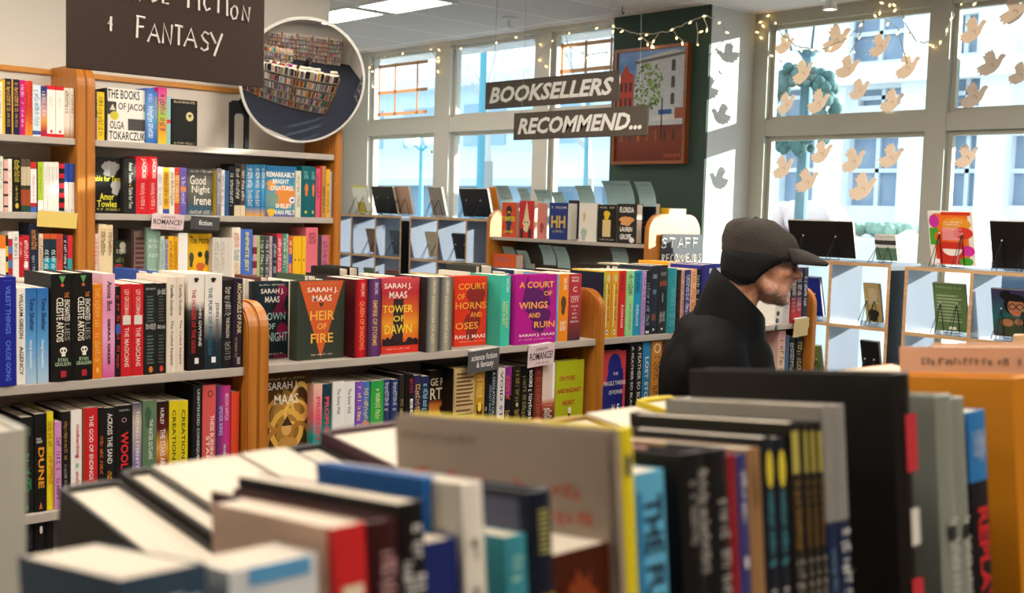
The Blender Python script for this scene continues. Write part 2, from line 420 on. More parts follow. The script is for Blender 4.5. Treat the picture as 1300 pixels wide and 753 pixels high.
# white building across the street (right windows)
FX = 15.0
fb = empty('building', (FX, 12, -.15), 0, 'white building with tall bluish windows and pale ledge, seen through the right windows', 'building')
def loc_b(o, root): o.parent = root; o.matrix_parent_inverse = Matrix.Translation(-root.location); return o
FAC = mat('e9ebee', .8, noise=.04, nscale=2)
wins = []
def wrect(x0, x1, yt, yb): p, q = at(x0, yt, FX), at(x1, yb, FX); return (p.y, q.y, q.z, p.z)
for r in ((992, 1036, 170, 262), (1078, 1140, 172, 262), (1206, 1240, 172, 262), (1284, 1340, 172, 262), (992, 1040, 96, 150), (1080, 1150, 8, 74), (1206, 1240, 20, 66), (1205, 1244, 100, 134), (1090, 1145, 114, 132)):
    wins.append(wrect(*r))
bm = bmesh.new(); box(bm, FX+.25, FX+5, 4.5, 13, -.15, 7.5)
ys = sorted({round(v, 3) for w_ in wins for v in w_[:2]} | {4.5, 13}); zs_ = sorted({round(v, 3) for w_ in wins for v in w_[2:]} | {-.15, 7.5})
for y0_, y1_ in zip(ys, ys[1:]):
    for z0_, z1_ in zip(zs_, zs_[1:]):
        cy, cz = (y0_+y1_)/2, (z0_+z1_)/2
        if not any(w_[1] < cy < w_[0] and w_[2] < cz < w_[3] for w_ in wins): box(bm, FX, FX+.25, y0_, y1_, z0_, z1_)
loc_b(obj('wall', bm, FAC), fb)
for w_ in wins:
    b2 = bmesh.new(); box(b2, FX+.16, FX+.2, w_[1], w_[0], w_[2], w_[3]); o = loc_b(obj('window', b2, mat('8b9bb0', .15)), fb)
    b3 = bmesh.new(); ym = (w_[0]+w_[1])/2
    box(b3, FX+.1, FX+.17, ym-.03, ym+.03, w_[2], w_[3]); box(b3, FX+.1, FX+.17, w_[1], w_[0], (w_[2]+w_[3])/2-.03, (w_[2]+w_[3])/2+.03)
    c = obj('glazing_bar', b3, mat('dfe3e8', .6)); c.parent = o
for k, (xa, xb, ya) in enumerate(((1040, 1076, 5), (1146, 1200, 5), (1245, 1282, 5))):
    p, q = at(xa, 200, FX), at(xb, 200, FX); loc_b(obj('pilaster', bx(FX-.14, FX, q.y, p.y, -.15, 7.5), mat('f4f4f2', .8)), fb)
p, q = at(960, 74, FX), at(1300, 92, FX); loc_b(obj('ledge', bx(FX-.35, FX-.14, 4.5, 13, q.z-.05, q.z+.22), mat('f0ece4', .8)), fb)
# pale long building beyond the left windows
BX = 24.0
lb = empty('building', (BX, 26, -.15), 0, 'long pale blue low building behind the street lamps, seen through the left windows', 'building')
zt = at(520, 118, BX).z
loc_b(obj('wall', bx(BX, BX+5, 15, 44, -.15, zt), mat('d3e0e8', .85, noise=.06, nscale=2)), lb)
loc_b(obj('roof', bx(BX-.5, BX+5.3, 14.6, 44.4, zt, zt+.35), mat('e8eef2', .8)), lb)
loc_b(obj('awning', prism([(BX-1.4, zt*.46), (BX, zt*.62), (BX, zt*.56), (BX-1.4, zt*.42)], 18, 41, 1), mat('dfe9ee', .8)), lb)
for k in range(8): loc_b(obj('window', bx(BX-.04, BX+.02, 17+k*3.2, 19.2+k*3.2, .5, zt*.42), mat('8fa9bd', .2)), lb)
for k in range(8): loc_b(obj('window', bx(BX-.04, BX+.02, 17+k*3.2, 19+k*3.2, zt*.66, zt*.9), mat('9fb7c8', .2)), lb)
# street lamps
def street_lamp(px, X, ytop, label, globes, r=.07):
    p = at(px, 300, X); zt_ = at(px, ytop, X).z; root = empty('street_lamp', (p.x, p.y, -.15), 0, label, 'street lamp', 'street lamps outside')
    TE = mat('5f9fb0', .5); h = zt_+.15
    obj('base', lathe([(r*3.4, 0), (r*3.4, .12), (r*2.2, .3), (r*2.6, .5), (r*1.5, .8), (r*1.9, .9), (r*1.1, 1.05)], 14), TE, root)
    obj('pole', lathe([(r, 1.0), (r*.9, h*.6), (r*.75, h)], 12), TE, root, smooth=False)
    for s in ((-1, 1) if globes else ()):
        obj('arm', tube([(0, 0, h-.1), (0, s*.18, h+.02), (0, s*.32, h-.02)], .025), TE, root)
        obj('globe', lathe([(.05, -.02), (.14, .05), (.17, .16), (.13, .28), (.04, .34)], 14, c=(0, s*.32, h-.02)), mat('f6f4ec', .3), root, smooth=True)
street_lamp(533, 14, 186, 'teal street lamp with two white globes, behind leftmost window bay', True, .055)
street_lamp(608, 11, 60, 'tall thick teal lamp column behind middle bay of left windows', False, .065)
street_lamp(741, 13, 100, 'slim teal lamp column behind the bay beside the green pillar', False, .04)
# lantern with a wreath outside the right window
p = at(1016, 280, 8.6); root = empty('street_lamp', (p.x, p.y, -.15), 0, 'dark lamp post with square white lantern and green wreath outside right window', 'street lamp', 'street lamps outside')
zl = at(1016, 66, 8.6).z+.15
obj('pole', lathe([(.13, 0), (.13, .2), (.06, .4), (.05, zl-.05), (.09, zl)], 12), mat('5a7a88', .5), root)
obj('lantern', loft([[(x*s, y*s, z) for x, y in ((-1, -1), (1, -1), (1, 1), (-1, 1))] for s, z in ((.1, zl), (.21, zl+.5))]), mat('f4f4f0', .3), root)
for x, y in ((-1, -1), (1, -1), (1, 1), (-1, 1)): obj('lantern_bar', tube([(x*.1, y*.1, zl), (x*.215, y*.215, zl+.5)], .012), mat('49616c', .5), root)
obj('cap', loft([[(x*s, y*s, z) for x, y in ((-1, -1), (1, -1), (1, 1), (-1, 1))] for s, z in ((.24, zl+.5), (.05, zl+.72))]), mat('49616c', .5), root)
bm = bmesh.new()
for k in range(150):
    a = random.uniform(0, 2*PI); R = .30+random.uniform(-.07, .07)
    c = Vector((-.1+random.uniform(-.08, .05), R*math.cos(a), zl-.5+R*math.sin(a)))
    bmesh.ops.create_icosphere(bm, subdivisions=2, radius=random.uniform(.03, .06), matrix=Matrix.Translation(c))
obj('wreath', bm, mat('4c6a6a', .9, noise=.5, nscale=25), root, smooth=True)
def lumpy(name, c, s, m, label, cat, seed, n=26):
    rnd = random.Random(seed); bm = bmesh.new()
    for k in range(n):
        u, v = rnd.uniform(-1, 1), rnd.uniform(-1, 1); r = s[2]*rnd.uniform(.3, .45); top = s[2]-r
        bmesh.ops.create_icosphere(bm, subdivisions=2, radius=r, matrix=Matrix.Translation((u*s[0], v*s[1], max(r, top*(1-.5*v*v)*rnd.uniform(.6, 1)))))
    o = obj(name, bm, m, smooth=True); o.location = c; return tag(o, label, cat)
PLX = 9.0; a_, b_ = at(955, 300, PLX), at(1172, 300, PLX); ZPL = at(1060, 300, PLX).z
o = obj('planter', bx(PLX, PLX+1.3, b_.y, a_.y, -.15, ZPL, .03), mat('dfe3e6', .8, noise=.05, nscale=6)); tag(o, 'long pale masonry planter outside the right window', 'planter')
p = at(1020, 280, PLX+.6); lumpy('snow_bank', (p.x, p.y, ZPL+.002), (.3, .3, at(1020, 250, PLX+.6).z-ZPL), mat('e2cbcc', .8, noise=.1, nscale=5), 'pinkish grey heap of old snow on the planter outside the right window', 'snow', 3)
p = at(1125, 295, PLX+.6); lumpy('hedge', (p.x, p.y, ZPL+.002), (.4, .35, at(1125, 281, PLX+.6).z-ZPL), mat('8fa99b', .9, noise=.4, nscale=20), 'low grey green hedge on the planter outside the right window', 'hedge', 4, 60)
tag(obj('awning', prism([(XR+.2, 2.84), (XR+1.25, 2.68), (XR+1.25, 2.34), (XR+1.22, 2.34), (XR+1.22, 2.62), (XR+.2, 2.78)], -3.4, 2.75, 1), mat('3c5a52', .8)), 'unseen dark green awning added outside to keep sun off the wall bookcase', 'awning')  # added out of view, valance included, to block sun from the wall bookcase
p = at(1152, 330, 8.2); zt_ = at(1152, 292, 8.2).z+.15
o = obj('bollard', lathe([(.13, 0), (.16, .05), (.16, zt_*.75), (.15, zt_*.88), (.1, zt_*.97), (.02, zt_)], 20), mat('f0f0ee', .6), smooth=True); o.location = (p.x, p.y, -.15)
tag(o, 'white round topped bollard outside the right window', 'bollard')
def car(c, rz, colr, label):
    root = empty('parked_car', c, rz, label, 'car', 'cars parked in the street')
    prof = [(-2.1, .3), (2.1, .3), (2.15, .75), (1.3, .95), (.6, 1.42), (-1.1, 1.45), (-1.9, 1.0), (-2.15, .8)]
    bm = prism(prof, -.85, .85, 1); bmesh.ops.bevel(bm, geom=bm.edges[:], offset=.08, segments=2, affect='EDGES'); obj('body', bm, mat(colr, .25), root, smooth=True)
    for s in (-1, 1): obj('side_window', prism([(1.1, .98), (.55, 1.36), (-1.05, 1.38), (-1.6, 1.02)], s*.852-.01, s*.852+.01, 1), mat('39485a', .1), root)
    for x in (-1.35, 1.35):
        for s in (-1, 1):
            bm = bmesh.new(); bmesh.ops.create_cone(bm, cap_ends=True, segments=18, radius1=.33, radius2=.33, depth=.2, matrix=Matrix.Translation((x, s*.8, .33)) @ Matrix.Rotation(PI/2, 4, 'X'))
            obj('wheel', bm, mat('22252a', .7), root)
p = at(1312, 325, 12.2); car((p.x, p.y, -.15), PI/2, 'e4ebee', 'white car parked outside at far right of the right windows')
p = at(668, 250, 14.6); car((p.x, p.y, -.15), PI/2, 'b9c6cc', 'pale grey car parked beyond the middle bay of left windows')
p = at(512, 250, 19); car((p.x, p.y, -.15), PI/2, '7e97a8', 'blue grey car parked beyond the leftmost window bay')
def bare_tree(c, h, seed, label):
    rnd = random.Random(seed); root = empty('bare_tree', c, 0, label, 'tree', 'bare trees outside'); bm = bmesh.new()
    def br(p, d, L, r, k):
        q = p + d*L*.5 + Vector((rnd.uniform(-1, 1), rnd.uniform(-1, 1), 0))*L*.05; e = p + d*L
        tube([p, q, e], [r, r*.85, r*.65], bm, 5)
        if k:
            for _ in range(3 if k > 1 else 2): br(e if _ else q, (d+Vector((rnd.uniform(-1, 1), rnd.uniform(-1, 1), rnd.uniform(-.2, .7)))*.75).normalized(), L*.68, r*.6, k-1)
    obj('trunk', tube([(0, 0, 0), (.03, .02, h*.2), (0, 0, h*.4)], [.16, .13, .11]), mat('a9a39d', .9), root)
    br(Vector((0, 0, h*.38)), Vector((0, .1, 1)).normalized(), h*.24, .09, 5); obj('branches', bm, mat('c9c4be', .9), root)
p = at(618, 300, 20); bare_tree((p.x, p.y, -.15), 7.5, 5, 'bare pale tree outside the middle bay of left windows')
p = at(745, 300, 18); bare_tree((p.x, p.y, -.15), 6.2, 9, 'bare pale tree outside the bay beside the green pillar')

# ------------------------------------------------------------------ ceiling lights and fittings
def ceiling_light(cx, cy, lx, ly, label):
    root = empty('ceiling_light', (cx, cy, CEIL), 0, label, 'ceiling light', 'flat panel ceiling lights')
    bm = bmesh.new(); t = .03
    for q in ((-lx, lx, -ly, -ly+t), (-lx, lx, ly-t, ly), (-lx, -lx+t, -ly+t, ly-t), (lx-t, lx, -ly+t, ly-t)): box(bm, *q, -.012, -.001)
    obj('frame', bm, mat('e8e8e8', .5), root)
    obj('diffuser', bx(-lx+t, lx-t, -ly+t, ly-t, -.009, -.002), mat('fff3e2', .5, emit=PANEL), root)
ceiling_light(4.70, 6.25, .19, .33, 'nearer of the two bright ceiling panels above the left windows')
ceiling_light(4.68, 6.97, .18, .33, 'farther bright ceiling panel, just right of the dome mirror')
for k, (x, y) in enumerate(((1.2, 3.7), (2.9, 3.4), (4.3, 2.2), (.2, 1.6), (2.2, 1.1), (3.6, -.6), (-1.4, 3.2), (.6, -1.2))):
    ceiling_light(x, y, .30, .61, 'ceiling panel light overhead, out of view, %s of those above the aisles' % ORD[k])
p = PZ(1054, 6, CEIL-.12)
root = empty('spotlight', (p.x, p.y, CEIL), 0, 'small white spotlight under the ceiling before the right window', 'spotlight')
obj('stem', tube([(0, 0, 0), (0, 0, -.06)], .008), mat('e8e6e0', .5), root)
obj('lamp_head', lathe([(.022, -.05), (.028, -.07), (.03, -.11), (.045, -.15), (.04, -.15), (.02, -.12)], 16), mat('e8e4dc', .5), root, smooth=True)
obj('bulb', lathe([(.01, -.125), (.036, -.135), (.036, -.145), (.01, -.149)], 12), mat('fff0d8', .5, emit=4), root)
p = PZ(646, 22, CEIL)
root = empty('sprinkler', (p.x, p.y, CEIL), 0, 'small white sprinkler hanging from the ceiling above the left windows', 'sprinkler')
obj('plate', lathe([(.05, -.001), (.05, -.012), (.02, -.018)], 16), mat('ededea', .5), root)
obj('nozzle', lathe([(.012, -.015), (.012, -.06), (.03, -.065), (.03, -.075)], 12), mat('d8d6d2', .4), root)

# ================================================================== FURNITURE
def panel_profile(y0, y1, z1, r=.07, both=True, z0=0):
    pts = [(y0, z0), (y0, z1-r)] + [(y0+r-r*math.cos(a*PI/16), z1-r+r*math.sin(a*PI/16)) for a in range(1, 9)]
    if both: pts += [(y1-r+r*math.sin(a*PI/16), z1-r+r*math.cos(a*PI/16)) for a in range(0, 8)] + [(y1, z1-r), (y1, z0)]
    else: pts += [(y1, z1), (y1, z0)]
    return pts
def end_panel(root, x0, x1, y0, y1, z1, both=True, r=.07):
    bm = prism(panel_profile(y0, y1, z1, r, both), x0, x1, 0)
    es = [e for e in bm.edges if abs(e.verts[0].co.x-e.verts[1].co.x) < 1e-6]
    bmesh.ops.bevel(bm, geom=es, offset=.004, segments=2, affect='EDGES'); return obj('end_panel', bm, W_HON(), root)
def gondola(x0, x1, y0, depth, ztop, zpan, pans, label, nsh=5, pitch=.28):
    root = empty('bookcase', (0, 0, 0), 0, label, 'bookcase', 'low double sided bookcases')
    root.location = ((x0+x1)/2, y0+depth/2, 0); c = root.location.copy(); X0, X1, D = x0-c.x, x1-c.x, depth/2
    T = .03
    if 'L' in pans: end_panel(root, X0, X0+T, -D-.012, D+.012, zpan); 
    if 'R' in pans: end_panel(root, X1-T, X1, -D-.012, D+.012, zpan)
    a = X0+T if 'L' in pans else X0; b = X1-T if 'R' in pans else X1
    obj('back_panel', bx(a, b, -.006, .006, .06, ztop-.021), mat('8b8077', .6), root)
    obj('plinth', bx(a, b, -D+.03, D-.03, 0, .06), mat('5a534c', .6), root)
    obj('shelf', bx(a, b, -D, D, ztop-.021, ztop, .002), LAM(), root)
    for k in range(1, nsh):
        z = ztop-pitch*k
        if z < .05: break
        for s in (-1, 1): obj('shelf', bx(a, b, *sorted((s*D, s*.007)), z-.021, z, .002), LAM(), root)
    return root
ZT, ZT2 = EYE-.395, EYE-.675
YG, DG = 2.45, .36
XG = (PY(325, 430, YG).x, PY(766, 400, YG).x, PY(1033, 420, YG).x)
gondola(XG[0]-1.23, XG[0], YG, DG, ZT, EYE-.24, 'LR', 'low wooden bookcase of science fiction at left, ending in rounded post')
gondola(XG[0]+.001, XG[1], YG, DG, ZT, EYE-.24, 'LR', 'low wooden bookcase in the middle, with the two hanging genre cards')
gondola(XG[1]+.001, XG[2], YG, DG, ZT, EYE-.262, 'R', 'low wooden bookcase that the man in the cap is browsing')
YF, DF, ZF = .37, .33, EYE-.36
fgc = gondola(-.55, 1.95, YF, DF, ZF-.04, EYE-.24, '', 'blurred low bookcase in the foreground, packed with upright books')
LEAN = math.radians(6)
for s in (-1, 1):                              # its top boards slope down to the middle, so the books lean back
    bm = bx(-1.25, 1.25, -.163, 0, -.012, 0); o = obj('sloped_board', bm, LAM(), fgc); o.location = (0, s*.165, ZF-.001); o.rotation_euler = (LEAN*1, 0, 0 if s > 0 else PI)
# wall bookcases
YW, ZW = 4.9, (EYE+.251, EYE-.066, EYE-.383)
def wall_case(x0, x1, label, pans=('L', 'R')):
    root = empty('bookcase', ((x0+x1)/2, YW, 0), 0, label, 'bookcase', 'tall wall bookcases'); h = (x1-x0)/2; T = .04
    for s, X0 in (('L', -h), ('R', h-T)): end_panel(root, X0, X0+T, -.012, .29, EYE+.566, both=False, r=.09)
    a, b = -h+T, h-T
    obj('back_panel', bx(a, b, .275, .29, .05, EYE+.535), mat('d5cdc2', .6), root)
    obj('top_trim', bx(a, b, .262, .292, EYE+.535, EYE+.56, .003), W_HONX(), root)
    obj('plinth', bx(a, b, .02, .27, 0, .08), mat('5a534c', .6), root)
    z = ZW[0]
    while z > .1:
        obj('shelf', bx(a, b, 0, .274, z-.028, z, .002), LAM(), root); z -= .317
    return root
XW = PY(108, 200, YW).x
wall_case(XW-1.26, XW-.001, 'tall wooden wall bookcase at the far left edge')
wall_case(XW+.001, PY(433, 200, YW).x, 'tall wooden wall bookcase under the chalkboard sign and dome mirror')
# staff picks case, turned towards the room
XS, ZS = 4.7, EYE-.167
yS0, yS1 = 5.345, 4.03
root = empty('bookcase', (XS, (yS0+yS1)/2, 0), -PI/2, 'staff picks bookcase with pale note cards, before the green pillar', 'bookcase'); h = (yS0-yS1)/2
for X0 in (-h, h-.032): end_panel(root, X0, X0+.032, -.02, .42, EYE+.0, both=True, r=.1)
obj('back_panel', bx(-h+.032, h-.032, .2, .212, .05, EYE-.17), mat('5f5851', .6), root)
for z in (ZS, ZS-.3, ZS-.6, ZS-.9, ZS-1.2): obj('shelf', bx(-h+.032, h-.032, 0, .2, z-.02, z, .002), LAM(), root)
for z in (ZS, ): obj('shelf', bx(-h+.032, h-.032, .2, .4, z-.02, z, .002), LAM(), root)
# cubby shelves in front of the windows
CUB = mat('6d7180', .25, noise=.02); 
def board(root, name, x0, x1, y0, y1, z0, z1, outer=0):
    bm = bmesh.new(); box(bm, x0, x1, y0, y1, z0, z1); bm.faces.ensure_lookup_table()
    bm.normal_update()
    for f in bm.faces:
        if f.normal.x < -.9: f.material_index = 1
        elif name == 'side_panel' and f.normal.y*outer > .9: f.material_index = 2
    return obj(name, bm, [CUB, W_PLY(), mat('101116', .4)], root)
def cubby(X, yhi, ncol, ztop, pitch, label, nrow=4, depth=.3, pz=.325):
    root = empty('cubby_shelf', (X, yhi, 0), 0, label, 'cubby shelf', 'cubby shelves under the windows'); W_ = ncol*pitch; T = .018
    zb = ztop-nrow*pz
    board(root, 'top_panel', 0, depth, -W_-T, 0, ztop-T, ztop)
    for k in range(1, nrow+1): board(root, 'shelf', 0, depth, -W_+.0002, -T-.0002, ztop-k*pz-T, ztop-k*pz)
    for k in range(1, ncol): board(root, 'divider', .001, depth, -k*pitch-T, -k*pitch, zb-T, ztop-T-.0005)
    for k in (0, ncol): board(root, 'side_panel', .001, depth, -k*pitch-T, -k*pitch, 0, ztop-T-.0005, 1 if k == 0 else -1)
    obj('plinth', bx(.03, depth, -W_, -T, 0, zb-T), mat('33363f', .5), root)
    return root
XCR, XCL = 5.3, 5.5
ZCA, ZCB, ZCL = EYE-.219, EYE-.224, EYE-.073
yCA = PX(1053, 331, XCR).y; yCB = PX(1149, 338, XCR).y
cubby(XCR, yCA+.335*2, 3, ZCA, .335, 'cubby shelf behind the man, right of his cap, under right window')
cubby(XCR, yCB, 4, ZCB, .335, 'cubby shelf at the right edge, under the colourful display book')
y1c = PX(508, 274, XCL).y; y2c = PX(520, 275, XCL).y
cubby(XCL, y1c+.34*4, 4, ZCL, .34, 'cubby shelf at far left under the leftmost window bay')
cubby(XCL, y2c, 4, ZCL, .34, 'cubby shelf under the middle window bay, beside staff picks bookcase')
# ================================================================== BOOKS, SHELF BY SHELF
YB = YW+.008
row('''
-3 3.2 104 p e6ddcf ; ~a,8a7a60,.1,.7
3.4 7 101 p e8b820
7.2 15.3 100 p 1d2140 ; ~b,d9a93a,.06,.58 ; ~c,c9a03a,.62,.86,.3,.7
15.4 16.6 101 p e0ac2a
16.8 25 101 p 1d2140 ; ~b,d9a93a,.06,.58 ; ~c,c9a03a,.62,.86,.3,.7
25.2 32 102 p c41c74 ; ~d,f0c8d8,.08,.3 ; ~e,f0c8d8,.4,.85,.3,.7
32.2 37 103 p z:e8902a@0,e0402c@.5 ; ~f,6a1a1a,.1,.75
37.2 41.6 103 p z:e8902a@0,e0402c@.5 ; ~g,6a1a1a,.05,.8
41.8 51.8 108 p Z:d9e4ea@0,3a5a9a@.02,d9e4ea@.1 ; ~h,4a7a9a,.1,.8
52 60 110 p z:b02038@.1,e09a3a@.3,cfa0a0@.5,2a3a7a@.9 ; ~i,f0d8c0,.1,.6
60.2 71 109 p Z:d0202a@0,f2ece2@.06,d0202a@.92 ; #oval,d04030,.86,.92,.35,.65 ; ~j,d8c8b8,.2,.4,.3,.7
71.2 81.5 110 p Z:d0202a@0,f2ece2@.06,d0202a@.92 ; #oval,d04030,.86,.92,.35,.65 ; ~j,d8c8b8,.2,.4,.3,.7
82 89.3 112 p z:a8703a@0,e8dccb@.25 ; ~k,3a2a20,.05,.5
89.5 93.8 112 p z:a8703a@0,e8dccb@.25 ; ~l,3a2a20,.05,.5
''', 'Y', YB, ZW[0], 'top shelf, far-left wall bookcase', 'books on the far left bookcase top shelf', L=.14)
row('''
-3 4.7 199 p dfe0d2 ; ~a2,9aa08a,.1,.6
5 10.4 204 p Z:e0b0a8@0,3a2a2a@.08,e0b0a8@.12,3a2a2a@.3,e0b0a8@.34,3a2a2a@.55,e0b0a8@.59,3a2a2a@.8,e0b0a8@.84
10.6 15.8 202 p f0ebe0 ; ~a3,e09030,.2,.7
16 27 200 p 1a1712 ; ~PH,d2bd3a,.05,.45 ; #oval,d2bd3a,.84,.94,.3,.7 ; ~a4,d2bd3a,.52,.8,.35,.6
27.2 33.3 202 p Z:2a4a3a@0,a04a2a@.12,3a3a2a@.42,c8b898@.5,5a4a3a@.85
33.5 39.2 202 p Z:2a4a3a@0,a04a2a@.12,3a3a2a@.42,c8b898@.5,5a4a3a@.85
39.4 46.8 206 p Z:3a6ac0@0,b02a3a@.1,f0f0ee@.18,c8342a@.86 ; ~a5,c85a6a,.25,.8,.3,.65
46.9 48.4 206 p 2a1a1c
48.6 55.5 206 p Z:f0eee6@0,b3cc3a@.24 ; ~a6,6a8a2a,.1,.6,.35,.65
55.7 60.4 206 p ece8df ; ~a7,8a8a8a,.1,.7,.4,.65
60.6 64.7 206 p ece8df ; ~a7,8a8a8a,.1,.7,.4,.65
64.9 69 206 p ece8df ; ~a7,8a8a8a,.1,.7,.4,.65
69.2 75 206 p ece8df ; ~a7,8a8a8a,.1,.7,.4,.65
75.2 82.2 208 p Z:1a1a1a@0,c02030@.1,1a1a1a@.2,c02030@.3,1a1a1a@.4,c02030@.5,1a1a1a@.6,c02030@.7,1a1a1a@.8,c02030@.9
82.4 87.4 208 p Z:ece8df@0,2a4aa0@.62 ; #ring,4a5a4a,.92,.97,.25,.75
87.6 94.6 208 p Z:ece8df@0,2a4aa0@.62 ; #ring,4a5a4a,.92,.97,.3,.7
''', 'Y', YB, ZW[1], 'second shelf, far-left wall bookcase', 'books on the far left bookcase second shelf', L=.13)
row('''
-3 7.6 299 p Z:e8c830@0,e8e0d0@.2,e07a20@.75 ; ~b1,f0f0e8,.3,.8
7.8 10.9 299 p Z:e0b52a@0,2a2418@.2,e0b52a@.3,2a2418@.5,e0b52a@.6,2a2418@.8
11 16.4 295 p Z:b02838@0,4a7ab8@.12,b02838@.24,4a7ab8@.36,b02838@.5,4a7ab8@.62,b02838@.75,e8e0d8@.88
16.6 24 294 p ece8e2 ; ~b2,2a2a2a,.05,.5
24.2 29.5 301 p b8242c ; ~b3,f0d0c8,.1,.4
29.7 37.6 299 p c0202c ; ~b4,f0e0d8,.1,.8 ; #rect,e8e0d8,.5,.62,.2,.8
37.8 49.2 284 h 20263c ; ~b5,d8923a,.1,.4 ; ~b6,b8c0d0,.5,.9,.3,.6
49.4 54.9 297 p d8c6a8 ; ~b7,8a3a3a,.05,.9
55.1 63.6 297 p Z:1f9ab0@0,22303c@.55,c85a2a@.9 ; ~b8,e8f0f0,.3,.85
63.8 72 297 p Z:1f9ab0@0,22303c@.55,c85a2a@.9 ; ~b8,e8f0f0,.3,.85
72.2 80.2 297 p c8452c ; ~b9,2a2a2a,.1,.5
80.4 85.8 299 p 2c2238 ; ~c1,e0e0e0,.1,.8
86 91.8 299 p Z:3aa0a0@0,d02a3a@.55
92 93.6 300 p b0622a ; ~c2,3a2a1a,.2,.8
''', 'Y', YB, ZW[2], 'third shelf, far-left wall bookcase', 'books on the far left bookcase third shelf', L=.13)
row('''
119.8 121.6 116 p Z:a078a8@0,22485a@.44 ; ~d1,c8d8d8,.05,.4
121.8 123.6 114 p Z:a078a8@0,22485a@.44 ; ~d2,c8d8d8,.05,.4
123.8 133 117 p eec51e ; ~d3,4a3a10,.1,.9
133.2 136.2 112 p 23201c
136.5 185.8 113 F f1ece2 .02 .035 ; THE_BOOKS,141414,.03,.2,.0,.82 ; OF_JACOB,141414,.27,.44,.27,1 ; OLGA,141414,.62,.77,.06,.42 ; TOKARCZUK,141414,.81,.97,.04,.97 ; #rect,3a3632,.26,.5,.0,.22 ; #rect,4a4642,.56,.78,.52,1 ; #oval,d3c43a,.44,.6,.06,.28 ; #tri,d8d0c0,.3,.42,.05,.2
186.4 195.8 112 p z:2a6ab8@0,78b0e0@.5,3a6ac0@1 ; ~d4,f0f0f8,.3,.9 ; ~d5,c8d8f0,.1,.25
196 200.8 117 p z:2a5aa8@0,6aa8d8@.6,3a7ac8@1 ; ~d6,e8a050,.1,.5
201 212 111 p z:e0c83a@0,e8902a@.3,a8c84a@.5,e05a90@.85,d02a8a@1 ; ~d7,5a2a5a,.1,.8
212.3 217.2 123 p 8fc4c4 ; #rect,d03a4a,.48,.56,0,1
217.8 250.4 127 F 191713 .03 .03 ; BLACKOUTS,b8ab90,.03,.08,.08,.9,b ; #rect,0a0908,.12,.88,.08,.85 ; #oval,cfc08a,.26,.46,.55,.85 ; #vee,3a3020,.32,.4,.62,.78 ; ~d8,a89a80,.92,.97,.1,.9
''', 'Y', YB, ZW[0], 'top shelf, middle wall bookcase', 'books on the main wall bookcase top shelf', L=.14)
